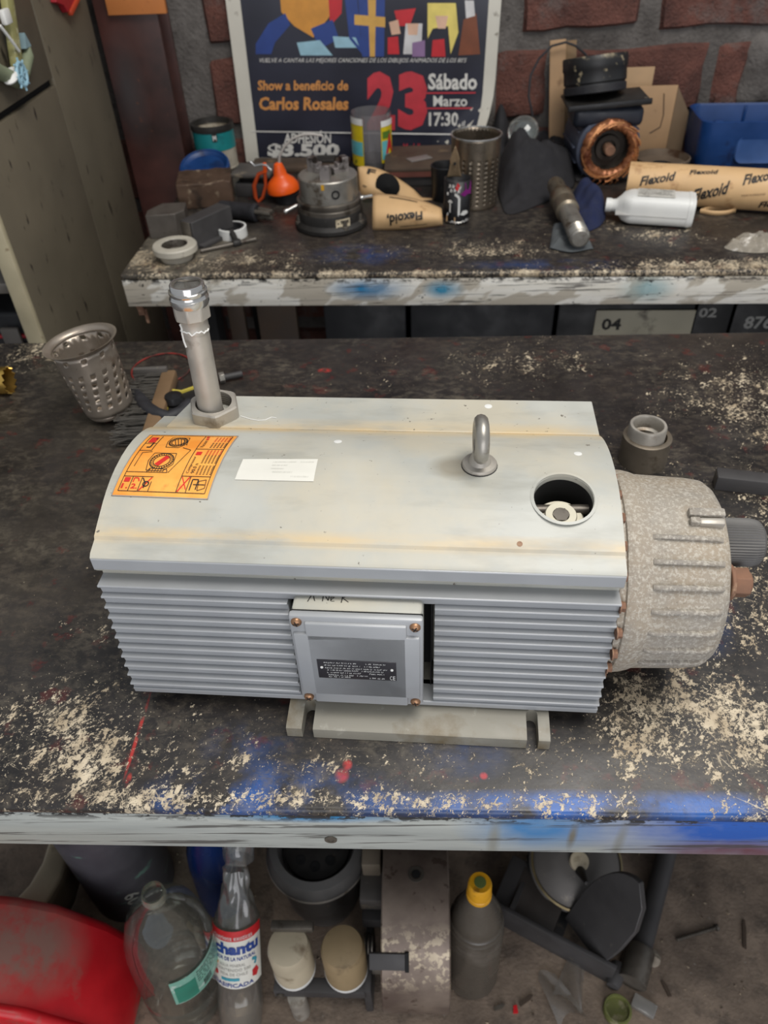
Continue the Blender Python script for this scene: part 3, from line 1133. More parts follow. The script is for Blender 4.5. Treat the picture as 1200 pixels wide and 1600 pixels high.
rect(k, .05, .06, .95, .97)
for p, q_ in (((.65, .06), (.65, .97)), ((.65, .68), (.95, .68)), ((.05, .30), (.36, .30)), ((.36, .06), (.36, .18)), ((.65, .26), (.95, .26)), ((.05, .24), (.36, .24)), ((.15, .06), (.15, .24)), ((.25, .06), (.25, .24)), ((.75, .06), (.75, .26)), ((.05, .64), (.18, .64)), ((.18, .64), (.18, .95)), ((.05, .78), (.18, .78))):
    put_line(k, p, q_, lw_, oi, .95, 8)
put_text(r_, '1.', (.065, .09, .135, .15), oi, .02)
put_text(r_, '2.', (.165, .09, .235, .15), oi, .02)
put_poly(r_, [(.07, .17), (.13, .17), (.13, .225), (.07, .225)], oi)
put_path(r_, [(.17, .17), (.17, .22), (.21, .22), (.23, .18)], .012, oi)
r_.build('red_print', K['ink_red'], osk, flat=True)
r_ = G()
put_path(r_, [(.26, .07), (.35, .23)], .014, oi)
r_.build('red_stroke', K['ink_red'], osk, flat=True)
r_ = G()
put_path(r_, [(.66, .07), (.74, .25)], .014, oi)
put_path(r_, [(.66, .25), (.74, .10)], .010, oi)
put_disc(k, (.31, .15), .035, oi, 1, 16, .022)
put_path(k, [(.26, .22), (.30, .16), (.30, .10)], .012, oi)
put_path(k, [(.78, .09), (.78, .22), (.84, .22), (.84, .10)], .012, oi)
put_path(k, [(.80, .16), (.92, .16)], .010, oi)
put_path(k, [(.86, .09), (.93, .12), (.92, .22), (.85, .20), (.86, .09)], .007, oi)
# two sketches of the machine's end cover
r_.build('red_print', K['ink_red'], osk, flat=True)
r_ = G()
for ca, cb, r in ((.36, .47, .125), (.40, .82, .10)):
    put_disc(k, (ca, cb), r, oi, 1, 28, r - .010)
    put_disc(k, (ca, cb), r * .72, oi, 1, 24, r * .72 - .008)
    for j in range(26):
        a = 2 * pi * j / 26
        put_line(k, (ca + r * .76 * cos(a), cb + r * .76 * sin(a)), (ca + r * .97 * cos(a), cb + r * .97 * sin(a)), .008, oi)
    put_path(k, [(ca - r, cb + r), (ca + r * .9, cb + r), (ca + r * 1.1, cb - r * .4), (ca + r * .5, cb - r * 1.2), (ca - r * .9, cb - r * 1.15), (ca - r * 1.15, cb), (ca - r, cb + r)], .007, oi)
for j in range(5):
    put_line(k, (.40 + .03 * j, .75), (.34 + .035 * j, .88), .008, oi)
put_path(k, [(.26, .30), (.28, .355), (.46, .345), (.48, .30), (.26, .30)], .007, oi)
for j in range(6):
    put_line(k, (.28 + .03 * j, .31), (.285 + .03 * j, .345), .006, oi)
put_path(k, [(.10, .38), (.10, .60), (.20, .62)], .007, oi)
put_path(k, [(.49, .30), (.56, .50), (.60, .66), (.50, .70)], .007, oi)
put_path(k, [(.10, .70), (.14, .70), (.14, .90)], .016, oi)
put_poly(r_, [(.30, .42), (.38, .56), (.43, .53), (.35, .39)], oi)
r_.build('red_print', K['ink_red'], osk, flat=True)
r_ = G()
put_poly(r_, [(.07, .80), (.15, .80), (.15, .92), (.07, .92)], oi)
r_.build('red_print', K['ink_red'], osk, flat=True)
r_ = G()
put_text(k, 'Compressor', (.675, .30, .715, .55), oi, 0, 0, 0, True)
put_text(k, '90.0 n', (.725, .30, .765, .44), oi, 0, 0, 0, True)
put_text(k, 'Vacuum', (.675, .71, .715, .86), oi, 0, 0, 0, True)
put_poly(r_, [(.68, .575), (.74, .575), (.74, .63), (.68, .63)], oi)
put_poly(r_, [(.68, .88), (.71, .88), (.71, .91), (.68, .91)], oi)
put_path(r_, [(.67, .93), (.70, .95), (.67, .95), (.70, .93)], .012, oi)
for j in range(5):
    a = .785 + .036 * j
    for b0, b1, gg in ((.29, .42, k), (.45, .58, k), (.58, .66, r_), (.71, .82, k), (.84, .94, r_)):
        b = b0
        while b < b1:
            put_line(gg, (a, b), (a + .018, b + .004), .007, oi)
            b += .019
k.build('black_print', K['ink'], osk, flat=True)
r_.build('red_print', K['ink_red'], osk, flat=True)

wm = sticker_map([(367, 750), (490, 753), (497, 718), (380, 718)])
g = G().grid(lambda a, b: wm(a, b, .0005), 8, 8)
ws = g.build('white_sticker', K['white_label'], pump)
g = G()
wi = lambda a, b: wm(a, b, .0008)
for b, s0, s1 in ((.84, .42, .72), (.84, .78, .95), (.68, .42, .62), (.52, .42, .58), (.36, .45, .70), (.18, .70, .92)):
    x = s0
    while x < s1:
        put_line(g, (x, b - .03), (x + .006, b + .03), .006, wi, 3)
        x += R3.choice((.012, .014, .022))
g.build('faint_print', K['ink_grey'], ws, flat=True)

# cast end cover with ribs
CV, CW = .080, .107
cm = frame((0, CV, CW), (1, 0, 0), (0, -1, 0))      # local z along u, local x towards the front
wob = lambda a, z: 1 + .035 * max(0, cos(a + radians(62))) ** 6
prof = [(.060, .4155), (.0860, .4155), (.0860, .4205), (.0880, .4215), (.0890, .4255), (.0885, .431), (.0870, .437), (.0850, .442), (.0830, .485), (.0815, .496), (.0770, .502), (.0700, .505), (0, .507)]
g = G().lathe(prof, 96, M=cm, wob=lambda a, z: 1 + .012 * noise.noise(V((3 * cos(a), 3 * sin(a), z * 20))))
cov = g.build('end_cover', K['cast'], pump, sharp=30)
rp = None
for j in range(2, 9):
    m = cm @ RZ(radians(-90 + 13.3 * j))
    if rp is None:
        g = G()
        sec = [(-.0030, -.004), (-.0022, .0024), (-.0010, .0034), (.0010, .0036), (.0016, .0030), (.0022, -.004)]
        vs_, fs_ = [], []
        for z, r0, k in ((.441, .0850, .3), (.446, .0848, 1), (.490, .0828, 1), (.496, .0815, .4)):
            vs_ += [(r0 + (dr * k if dr > 0 else dr), y, z) for y, dr in sec]
        for k in range(3):
            fs_ += [(k * 6 + i, k * 6 + (i + 1) % 6, k * 6 + 6 + (i + 1) % 6, k * 6 + 6 + i) for i in range(6)]
        fs_ += [tuple(range(6)), tuple(range(18, 24))]
        rp = g.add(vs_, fs_).build('rib', K['cast'], cov, m)
    else:
        share(rp, cov, m)
fb = None
for j in range(24):
    m = cm @ RZ(2 * pi * j / 24 + .05) @ T(.0905, 0, .4150)
    if fb is None:
        fb = G().prism([(x * .0042, y * .0042) for x, y in HEX], 0, .0045).lathe([(.0055, 0), (.0055, .001)], 16).build('flange_bolt', K['rust'], pump, m)
    else:
        share(fb, pump, m)
# lug block near the top of the cover
lm = cm @ RZ(radians(-90 + 13.3 * 1.15))
g = G().box((.0835, -.0060, .4850), (.010, .0075, .028), bev=.0015)
g.box((.0835, .0020, .4750), (.010, .0060, .008), bev=.0012)
g.build('lug', K['cast'], cov, lm)
G().box((.0835, .0020, .4880), (.0080, .0066, .020), bev=.002).build('lug_pad', K['steel_matte'], cov, lm)

# ribbed black filter cap and rusty plug on the far end
km = frame((.503, .066, .158), (1, 0, 0))
G().lathe([(.0195, 0), (.0200, .003), (.0200, .024), (.0185, .030), (.0150, .033), (0, .0345)], 104, M=km, wob=lambda a, z: 1 - (.055 if (round(a / (2 * pi) * 104) % 2 and z < .026) else 0)).build('ribbed_cap', M('dusty_grey_rubber', (92, 90, 88), .55, 0, .15, 30, [], .1), pump, sharp=20)
km = frame((.504, .032, .146), (1, 0, 0))
g = G().lathe([(.0150, 0), (.0150, .003), (.0125, .004)], 24, M=km)
g.prism([(x * .0125, y * .0125) for x, y in HEX], .003, .016, km)
g.lathe([(.0095, .016), (.0085, .018), (0, .018)], 20, M=km)
g.build('rusty_plug', K['rust'], pump, bev=.0008)

# ------------------------------------------------------------------ loose nut and pipe standing on the pump
q = pl_at(338, 646, 2, .1918)
NC = PM @ V((q.x, q.y - .001, .1918))
nm = T(*NC) @ RZ(.25)
t = thing('hex_nut', 'big grey hexagon nut lying loose on the pump around the pipe', 'nut', M=nm)
g = G()
ro, ri = .0232, .0172
n6 = 48


def hexr(a, ap=.0215):
    a = (a + pi / 6) % (pi / 3) - pi / 6
    return min(ap / cos(a), .0240)


pts = [(hexr(2 * pi * i / n6), 2 * pi * i / n6) for i in range(n6)]
vs_, fs_ = [], []
for (zz, kk) in ((0, 'o'), (.0125, 'o'), (.0140, 'b'), (.0140, 'i'), (0, 'i')):
    for r, a in pts:
        rr = r if kk == 'o' else (r - .0012 if kk == 'b' else ri)
        vs_.append((rr * cos(a), rr * sin(a), zz))
for k5 in range(5):
    for i in range(n6):
        j = (i + 1) % n6
        k6 = (k5 + 1) % 5
        fs_.append((k5 * n6 + i, k5 * n6 + j, k6 * n6 + j, k6 * n6 + i))
g.add(vs_, fs_)
g.build('nut_body', K['steel_matte'], t, RX(.05), sharp=20)
g = G()
for zz in (.002, .0045, .007, .0095, .012):
    g.lathe([(.0173, zz - .001), (.0164, zz), (.0173, zz + .001)], 36, cap0=False, cap1=False)
g.build('thread', K['steel_dark'], t)

pb = NC + V((-.0035, -.002, .0008))
ptop = aty(291, 442, pb.y + .004)
pmx = frame(pb, ptop - pb)
H = (ptop - pb).length
t = thing('steel_pipe', 'upright grey steel pipe with threaded coupling standing in the nut', 'pipe', M=pmx)
G().lathe([(.0110, 0), (.0122, .0), (.0122, .004), (.0117, .006), (.0117, H - .032), (.0100, H - .032), (.0100, .0)], 32, cap0=False, cap1=False).build('tube', K['steel_matte'], t)
g = G().lathe([(.0123, H - .044), (.0127, H - .041), (.0123, H - .040), (.0123, H - .032), (.0136, H - .030)], 32, cap0=False)
g.build('collar', K['steel_matte'], t)
g = G().prism([(x * .0162, y * .0162) for x, y in [(cos(pi / 4 * i), sin(pi / 4 * i)) for i in range(8)]], H - .031, H - .018)
g.build('hex_body', K['steel_matte'], t, bev=.0012)
g = G().lathe([(.0155, H - .019), (.0168, H - .016), (.0168, H - .012), (.0160, H - .011), (.0157, H - .009), (.0164, H - .008), (.0164, H - .006), (.0150, H - .0055), (.0148, H - .001), (.0142, H), (.0126, H), (.0122, H - .010), (0, H - .0105)], 40, cap0=False)
g.build('threaded_socket', K['chrome'], t)
g = G().tube([(.0120 * cos(a), .0120 * sin(a), H - .002 + .0012 * sin(3 * a)) for a in (2 * pi * i / 24 for i in range(20))], .0009, 6)
g.build('locking_ring', K['steel_dark'], t)
g = G()
Rr = random.Random(5)
pth = [(.0128 * cos(a), .0128 * sin(a), H - .041 + .0016 * Rr.uniform(-1, 1)) for a in (-2.6 + 2.4 * i / 14 for i in range(15))]
g.tube(pth, .0008, 6)
pth = [(.0127 * cos(a), .0127 * sin(a), z) for a, z in ((-2.5, H - .034), (-2.35, H - .037), (-2.45, H - .043), (-2.4, H - .050), (-2.25, H - .055))]
g.tube(pth, .0009, 6)
g.build('sealing_tape', K['white'], t)
# thread of sealing tape lying on the pump
pts = [pl_at(px, py, 2, .1922) for px, py in ((376, 650), (392, 655), (404, 657), (415, 656), (424, 652), (432, 653))]
o = G().tube([PM @ p for p in pts], .0005, 6).build('sealing_thread', K['white'])
tag(o, 'thin frayed white sealing thread lying on the pump beside the nut', 'thread')

# ------------------------------------------------------------------ more helpers for the small things
TZ = .85


def put(px, py, z=TZ):
    return at(px, py, z)


def bez(P3, u, v):
    bu = ((1 - u) ** 2, 2 * u * (1 - u), u * u)
    bv = ((1 - v) ** 2, 2 * v * (1 - v), v * v)
    o = V((0, 0, 0))
    for j in range(3):
        for i in range(3):
            o += V(P3[j][i]) * (bu[i] * bv[j])
    return o


def through(r):
    """middle control points chosen so that the sheet passes through the middle points given"""
    a, b, c = V(r[0]), V(r[1]), V(r[2])
    return [a, b * 2 - (a + c) / 2, c]


def sheet(rows):
    rr = [through(r) for r in rows]
    return [rr[0], [rr[1][i] * 2 - (rr[0][i] + rr[2][i]) / 2 for i in range(3)], rr[2]]


# ------------------------------------------------------------------ grey metal cabinet at the left, with what stands in it
n = N('grey_beige_cabinet_paint')
c = n.mix(n.rng(n.noise(3, 5), .35, .65), lin((92, 85, 71)), lin((108, 100, 84)))
c = n.mix(n.rng(n.noise(1, 5, .6, n.map(sc=(30, 60, 14))), .635, .66), c, lin((48, 42, 36)))
c = n.mix(n.rng(n.noise(7, 5, .6, n.map(loc=(4, 0, 2))), .60, .75, 0, .5), c, lin((74, 67, 56)))
CAB = n.out(c, .5)
CX, CY0, CY1, CSEAM = -.70, 1.27, 1.915, 1.637
t = thing('metal_cabinet', 'tall grey beige metal cabinet with open shelves at the left', 'cabinet', (CX, CY0, 0))
G().box((-.006, (CSEAM - CY0) / 2, .555), (.012, CSEAM - CY0 - .002, 1.11), bev=.001).build('side_panel', CAB, t)
G().box((-.006, (CSEAM - CY0) / 2, 1.12 + .44), (.012, CSEAM - CY0 - .008, .872), bev=.001).build('side_panel', CAB, t)
G().box((-.006, (CSEAM + CY1) / 2 - CY0 + .001, 1.0), (.012, CY1 - CSEAM - .002, 2.0), bev=.0015).build('side_panel', CAB, t)
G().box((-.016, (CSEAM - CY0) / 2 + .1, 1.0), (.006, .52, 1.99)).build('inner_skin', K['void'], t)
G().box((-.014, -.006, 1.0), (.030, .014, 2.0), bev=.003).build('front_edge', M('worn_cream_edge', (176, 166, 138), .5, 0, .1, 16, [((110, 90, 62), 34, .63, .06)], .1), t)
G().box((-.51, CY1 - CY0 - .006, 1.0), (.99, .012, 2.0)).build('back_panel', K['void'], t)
G().box((-1.014, .32, 1.0), (.012, .64, 2.0)).build('side_panel', CAB, t)
G().box((-.51, .32, 1.994), (.99, .64, .012)).build('top_panel', CAB, t)
zs = aty(20, 441, 1.285).z
sh = M('grey_shelf_steel', (108, 104, 98), .45, .2, .15, 16, [], .1)
for z in (zs, .70, .28, 1.38, 1.72):
    G().box((-.515, .31, z - .010), (.96, .60, .020), bev=.002).build('shelf', sh, t)
# toolbox on the shelf
q = aty(14, 536, 1.29)
t = thing('tool_case', 'black tool case with red stripe and grey latch on the cabinet shelf', 'toolbox', (-.80, 1.31, .70))
h = zs - .02 - .70
G().prism([(0, .0), (.30, 0), (.30, .045), (0, .045)], -.20, .085, Matrix(((0, 0, 1, 0), (1, 0, 0, 0), (0, 1, 0, 0), (0, 0, 0, 1)))).build('lower_shell', K['black'], t, bev=.004)
G().box((-.0575, .15, .0485), (.287, .304, .007), bev=.002).build('red_stripe', plain('red_stripe', (150, 34, 44), .5), t)
G().prism([(0, .052), (.30, .052), (.28, .115), (.05, .115), (.012, .09)], -.20, .085, Matrix(((0, 0, 1, 0), (1, 0, 0, 0), (0, 1, 0, 0), (0, 0, 0, 1)))).build('lid', K['black'], t, bev=.005)
G().box((.018, -.006, .040), (.036, .010, .060), bev=.003).build('latch', K['grey_iron'], t)
t = thing('plastic_crate', 'dark plastic case on the upper cabinet shelf above the tool case', 'case', (-.80, 1.32, zs))
G().box((-.05, .14, .05), (.26, .26, .10), bev=.008).build('case_body', M('dark_blue_black_plastic', (34, 38, 50), .4, 0, .2, 20, [], .1), t)
G().box((-.05, .01, .045), (.22, .012, .012), bev=.003).build('case_rim', K['black'], t)
G().box((-.05, .005, .085), (.10, .02, .014), bev=.004).build('handle', K['black'], t)

# anchor-shaped wooden ornament hung on the cabinet side
AX = CX + .012


def ax_(px, py, off=0.0):
    d = ray(px, py)
    p = EYE + d * ((AX + off - EYE.x) / d.x)
    return p


o0 = ax_(30, 135)
t = thing('anchor_ornament', 'painted wooden anchor with small blue ship wheel hung on the cabinet side', 'ornament', o0)
L0 = lambda px, py, off=0.0: ax_(px, py, off) - o0
olive = M('weathered_olive_wood', (150, 146, 96), .6, 0, .15, 30, [((190, 186, 150), 40, .58, .08)], .2)


def bar(g, p, q, wd, th):
    p, q = V(p), V(q)
    m = frame(p, q - p, (1, 0, 0))
    return g.box((0, 0, (q - p).length / 2), (th, wd, (q - p).length), M=m, bev=min(wd, th) * .25)


bar(G(), L0(2, -60), L0(32, 138), .026, .014).build('shank', olive, t)
pts = [L0(-34, 60), L0(-22, 92), L0(-2, 112), L0(26, 126), L0(36, 112), L0(44, 88), L0(42, 66)]
g = G().tube(pts, [.006, .010, .012, .013, .012, .010, .004], 10)
g.build('anchor_arm', M('grey_green_wood', (128, 136, 110), .6, 0, .15, 30, [], .2), t)
g = G().prism([(-.012, 0), (0, .022), (.012, 0)], -.006, .006, frame(L0(40, 74), (1, .0, 0), (0, 1, 0)))
g.build('fluke', M('faded_blue_wood', (126, 150, 156), .6, 0, .1, 30, [], .2), t)
wc = L0(34, 116, .016)
g = G().tube([wc + V((0, .017 * cos(a), .017 * sin(a))) for a in (2 * pi * i / 24 for i in range(24))], .0032, 8, closed=True)
for i in range(4):
    a = pi * i / 4
    g.tube([wc + V((0, -.025 * cos(a), -.025 * sin(a))), wc + V((0, .025 * cos(a), .025 * sin(a)))], .0018, 6)
g.lathe([(.005, -.002), (.005, .003), (0, .0035)], 12, M=frame(wc, (1, 0, 0)))
g.build('ship_wheel', M('pale_blue_paint', (146, 184, 200), .5, 0, .1, 40, [], .1), t)
g = G()
for i in range(4):
    c_ = L0(17, 114 + 3 * i, .006)
    g.tube([c_ + V((.009 * cos(a), .016 * sin(a) * .8, .004 * sin(a))) for a in (2 * pi * k / 14 for k in range(14))], .0028, 6, closed=True)
g.tube([L0(0, 40, .010), L0(14, 58, .012), L0(30, 80, .010)], .0026, 6)
g.build('rope', K['white'], t)
G().box(L0(9, 26, .010), (.010, .026, .022), bev=.003).build('label_band', K['white'], t)
P = aty(100, 16, 1.62)
q = [atx_ for atx_ in ()]


def atx(px, py, x):
    d = ray(px, py)
    return EYE + d * ((x - EYE.x) / d.x)


b0 = atx(98, 18, CX)
g = G()
pp = [atx(p[0], p[1], CX) - b0 for p in ((76, -14), (78, 4), (90, 9), (96, 20), (104, 10), (112, -14))]
po = [(p.y, p.z) for p in pp]
g.prism(po, .001, .013, Matrix(((0, 0, 1, 0), (1, 0, 0, 0), (0, 1, 0, 0), (0, 0, 0, 1))))
t = thing('red_pennant', 'red ornament with an orange bar hung high on the cabinet side', 'ornament', b0)
g.build('pennant_cloth', M('dark_red_paint', (150, 22, 36), .5, 0, .1, 20, [], .05), t, bev=.001)
bar(G(), atx(126, -14, CX + .012) - b0, atx(109, 21, CX + .012) - b0, .010, .010).build('side_bar', M('orange_red_paint', (176, 62, 34), .5, 0, .1, 20, [], .05), t)

# ------------------------------------------------------------------ on the rear bench, left to right
P = aty(337, 230, 1.985)
P.z = TZ
h = aty(337, 192, 1.985).z - TZ
t = thing('paint_can', 'open teal and white paint can at the wall beside the poster', 'can', P)
r = .049
G().lathe([(r, 0), (r + .001, .001), (r + .001, .003), (r, .004), (r, h - .004), (r + .0015, h - .003), (r + .0015, h), (r - .003, h), (r - .004, h - .02), (0, h - .021)], 40).build('can_body', M('dirty_white_can', (176, 168, 152), .5, .1, .15, 20, [((110, 96, 78), 24, .55, .1)], .1), t)
G().lathe([(r + .0008, h * .47), (r + .0008, h - .012)], 40, cap0=False, cap1=False).build('teal_band', M('teal_label', (24, 124, 126), .45, 0, .12, 20, [((20, 100, 104), 26, .55, .1)], .05), t)
G().lathe([(r + .002, h - .012), (r + .003, h - .006), (r + .002, h + .002), (r - .005, h + .002), (r - .006, h - .010)], 40, cap0=False, cap1=False).build('black_rim', K['black_dirty'], t)
em = lambda a, b, o=.0018: V(((r + o) * sin(-.1 + .5 * a), -(r + o) * cos(-.1 + .5 * a), h * (.66 + .24 * b)))
g = G().grid(lambda a, b: em(.5 + a * .45, .15 + b * .75), 4, 2)
ebg = g.build('dark_emblem', K['ink'], t)
g = G()
put_path(g, [(.6, .3), (.6, .75), (.72, .45), (.84, .75), (.84, .3)], .022, lambda a, b: em(a, b, .0024), .3)
g.build('emblem_mark', K['ink_white'], ebg)

P = at(331, 268, TZ)
t0 = frame((P.x, 1.886, TZ + .020), (.0, -.34, .94))
t = thing('blue_pan', 'shallow round blue plastic pan propped behind the brown block', 'lid', M=t0)
r = S(76, P) / 2
G().lathe([(r - .010, 0), (r - .002, -.002), (r, .001), (r, .012), (r - .005, .014), (r - .010, .011), (r - .014, .006), (0, .006)], 44).build('lid_body', K['blue'], t)
G().tube([((r - .004) * cos(a), (r - .004) * sin(a), .0135) for a in (2 * pi * i / 40 for i in range(40))], .0028, 8, closed=True).build('lid_rim', K['blue'], t)

P = put(318, 326)
t = thing('steel_block', 'big brown rusty block with battered top beside the oil can', 'block', (P.x, P.y + .05, TZ), radians(10))
bh = aty(318, 287, P.y).z - TZ
g = G()


def blk(u, v):
    return (0, 0, 0)


b = bmesh.new()
bmesh.ops.create_cube(b, size=1)
bmesh.ops.subdivide_edges(b, edges=list(b.edges), cuts=6, use_grid_fill=True)
for v in b.verts:
    p = V((v.co.x * .118, v.co.y * .095, (v.co.z + .5) * bh))
    k = .0022 * noise.noise(p * 60) + (.003 * noise.noise(p * 120 + V((4, 0, 0))) if v.co.z > .45 else 0)
    v.co = p + V((k, k, k if v.co.z > -.45 else 0))
g.merge(b)
g.build('block_body', M('brown_rusty_block', (86, 66, 52), .65, .2, .3, 20, [((150, 132, 110), 34, .60, .1), ((50, 38, 30), 18, .55, .1)], .4, 120), t, sharp=60, bev=.002)
n = K['steel_dark']

P = put(262, 373)
t = thing('steel_block', 'small grey steel block with cut corner above the white flanged ring', 'block', (P.x - .004, P.y + .035, TZ), radians(8))
g = G().prism([(-.036, -.030), (.022, -.030), (.040, -.012), (.040, .034), (-.010, .038), (-.036, .0)], 0, .047)
g.build('block_body', M('grey_steel_block', (98, 92, 86), .5, .4, .2, 20, [((70, 60, 50), 24, .58, .1)], .15), t, bev=.0015)
P = put(318, 390)
t = thing('angle_block', 'dark steel block with a pale front edge beside the white tape roll', 'block', (P.x + .004, P.y + .055, TZ), radians(-32))
G().prism([(-.016, -.058), (.016, -.058), (.020, .05), (-.016, .05)], 0, .054).build('block_body', K['dark_iron'], t, bev=.0015)
G().box((0, -.0595, .028), (.022, .003, .050), bev=.0008).build('machined_edge', K['steel_dark'], t)
G().box((.002, .0, .004), (.052, .10, .008), bev=.001).build('base_flange', K['dark_iron'], t)

P, r = stand(271, 414, 52, TZ)
t = thing('flanged_ring', 'dirty white flanged bushing standing at the front left of the rear bench', 'ring', P)
r2 = .0425
G().lathe([(r - .002, 0), (r, .003), (r + .001, .012), (r2 - .002, .014), (r2, .016), (r2, .026), (r2 - .002, .0285), (.026, .029), (.0245, .027), (.022, .014), (.019, .013), (.019, .002), (r - .002, 0)], 48, cap0=False, cap1=False).build('ring_body', M('dirty_white_nylon', (188, 182, 168), .5, 0, .12, 20, [((110, 98, 84), 26, .58, .12)], .1), t)
G().lathe([(.0245, .0275), (.0215, .0145), (.0195, .0135), (.0195, .004), (0, .004)], 40, cap0=False).build('inner_bore', K['steel_dark'], t)

P, r = stand(360, 377, 46, TZ)
t = thing('tape_roll', 'roll of white tape with dark core beside the dark steel block', 'tape', P)
G().lathe([(r - .010, 0), (r, 0), (r, .019), (r - .004, .0195), (r - .004, .0)], 40, cap0=False, cap1=False).build('tape', K['white'], t)
G().lathe([(r - .004, .0185), (r - .010, .0188), (r - .011, .012), (0, .012)], 40, cap0=False).build('core', K['black'], t)

A, B = put(314, 396), put(400, 377)
A.z = B.z = TZ + .0045
tm = (A * .35 + B * .65)
t = thing('tap_wrench', 'thin black rod wrench lying in front of the white tape roll', 'tool', (A + B) / 2)
o_ = (A + B) / 2
G().tube([A - o_, (A * .6 + B * .4) - o_, B - o_], .0042, 10).build('rod', K['steel_dark'], t)
G().lathe([(.0075, -.008), (.0085, -.006), (.0085, .006), (.0075, .008)], 16, M=frame(tm - o_, B - A)).build('hub', K['black_dirty'], t)
d_ = (B - A).normalized()
G().tube([tm - o_ + V((0, 0, .001)), tm - o_ + V((-.014, .030, .012))], .0065, 10).build('chuck_jaw', K['black_dirty'], t)

A, B = put(344, 345) + V((0, .02, 0)), put(402, 352) + V((0, .02, 0))
A.z = B.z = TZ + .0185
t = thing('black_drill', 'black cylindrical air tool with small chuck lying behind the tape roll', 'tool', M=frame(A, B - A))
l = (B - A).length
G().lathe([(.010, -.004), (.0165, .002), (.0175, .02), (.0175, l - .012), (.0185, l - .010), (.0185, l - .002), (.016, l)], 24).build('barrel', K['rubber'], t)
g = G()
for i in range(3):
    a = 2 * pi * i / 3 + .5
    g.tube([(.010 * cos(a), .010 * sin(a), l - .002), (.007 * cos(a), .007 * sin(a), l + .034)], .0048, 8)
g.build('jaw', K['steel_dark'], t)
G().lathe([(.0035, 0), (.0035, .016), (.0015, .018)], 10, M=frame((-.015, 0, .012), (-1, .2, 0))).build('valve', K['chrome'], t)

P = put(396, 316)
t = thing('dark_bracket', 'dark steel bracket with flat top plate behind the orange oil can', 'bracket', (P.x, P.y + .05, TZ), radians(-6))
G().box((0, .02, .014), (.085, .075, .028), bev=.002).build('foot_block', K['dark_iron'], t)
G().box((.0, .03, .035), (.075, .055, .014), bev=.002).build('riser', K['black_dirty'], t)
G().box((-.004, .02, .046), (.090, .080, .008), bev=.001).build('top_plate', K['grey_iron'], t)

# oil can
P, r = stand(448, 322, 46, TZ)
t = thing('oil_can', 'orange plastic pump oil can with curved spout beside the lathe chuck', 'oil can', P)
r = .033
z1 = aty(448, 297, P.y).z - TZ
z3 = aty(435, 257, P.y).z - TZ
G().lathe([(.029, 0), (.031, .002), (.031, z1 - .008), (.033, z1 - .002), (.0, z1 - .002)], 32).build('base_cup', K['black'], t)
G().lathe([(.030, z1 - .004), (.0355, z1), (.0355, z1 + .004), (.0345, z1 + .012), (.028, z1 + .022), (.018, z1 + .030), (.0145, z1 + .034), (.0135, z1 + .042), (.009, z1 + .056), (.0055, z3 + .004), (0, z3 + .005)], 32, M=T(-.006, 0, 0) @ RY(-.10)).build('bulb', K['orange'], t)
sp = [aty(px, py, P.y) - P for px, py in ((436, 262), (437, 243), (445, 228), (458, 216), (474, 210), (490, 210), (504, 212))]
G().tube(sp, [.0034, .0032, .0031, .0030, .0029, .0027, .0025], 10).build('spout', M('pale_grey_tube', (176, 170, 164), .4, .1, .1, 30, [], .05), t)
hd = [aty(px, py, P.y) - P for px, py in ((414, 268), (404, 272), (397, 290), (399, 308), (404, 316), (411, 308), (415, 290), (414, 268))]
G().tube(hd, [.004, .0042, .0048, .0048, .0045, .004, .0038, .0038], 10).build('handle', M('dark_orange_plastic', (170, 66, 26), .4, 0, .1, 20, [], .05), t)
tr = [aty(px, py, P.y - .01) - P for px, py in ((391, 252), (398, 259), (408, 257), (416, 258), (424, 266))]
G().tube(tr, .0024, 8).build('trigger', K['chrome'], t)
G().box(aty(414, 262, P.y) - P, (.008, .010, .020), bev=.002).build('pivot', K['orange'], t)

# lathe chuck
P, r0 = stand(513, 372, 116, TZ)
P = V((P.x, P.y, TZ))
kx = S(1, P)
t = thing('lathe_chuck', 'heavy three jaw lathe chuck standing face up on the rear bench', 'chuck', P)
r1, r2 = 50 * kx, 44.5 * kx
hA, hB, hT = .030, .042, aty(513, 271, P.y).z - TZ
G().lathe([(r0 * .93, 0), (r0, .003), (r0, .010), (r0 * .96, .013), (r1 + .004, .014), (r1, .017), (r1, hA + .004), (r1 * .99, hA + .006), (0, hA + .006)], 56).build('back_plate', K['black_dirty'], t)
G().lathe([(r1 * .98, hA + .006), (r1 * .985, hA + .014), (r1 * .97, hA + .015), (r1 * .97, hA + .017), (r1 * .99, hA + .019), (r1 * .99, hA + .026), (r2 + .001, hA + .028)], 56, cap1=False).build('middle_ring', K['steel_dark'], t)
cb = G().lathe([(r2, hA + .026), (r2, hT - .002), (r2 - .002, hT), (.016, hT), (.016, hT - .02), (0, hT - .02)], 56, cap0=False).build('chuck_body', K['steel'], t)
kh = frame((r2 * .32, -r2 * .945, hA + .048), (.32, -.945, 0))
G().lathe([(.0085, -.002), (.0085, .0012), (.0055, .0014), (.0055, -.004), (0, -.005)], 20, M=kh).build('key_hole', K['void'], t)
jaw_poly = [(.010, 0), (.010, .008), (.018, .008), (.018, .014), (.028, .014), (.028, .022), (.040, .022), (.040, 0)]
jm = M('worn_jaw_steel', (138, 132, 130), .4, .4, .15, 30, [((52, 46, 42), 26, .55, .1)], .15)
ja = None
for a in (radians(28), radians(148), radians(268)):
    m = T(0, 0, hT - .0005) @ RZ(a) @ RX(pi / 2)
    if ja is None:
        ja = G().prism([(x * 1.08, y * 1.25) for x, y in jaw_poly], -.0095, .0095).build('jaw', jm, t, m, bev=.0006)
    else:
        share(ja, t, m)
bp = None
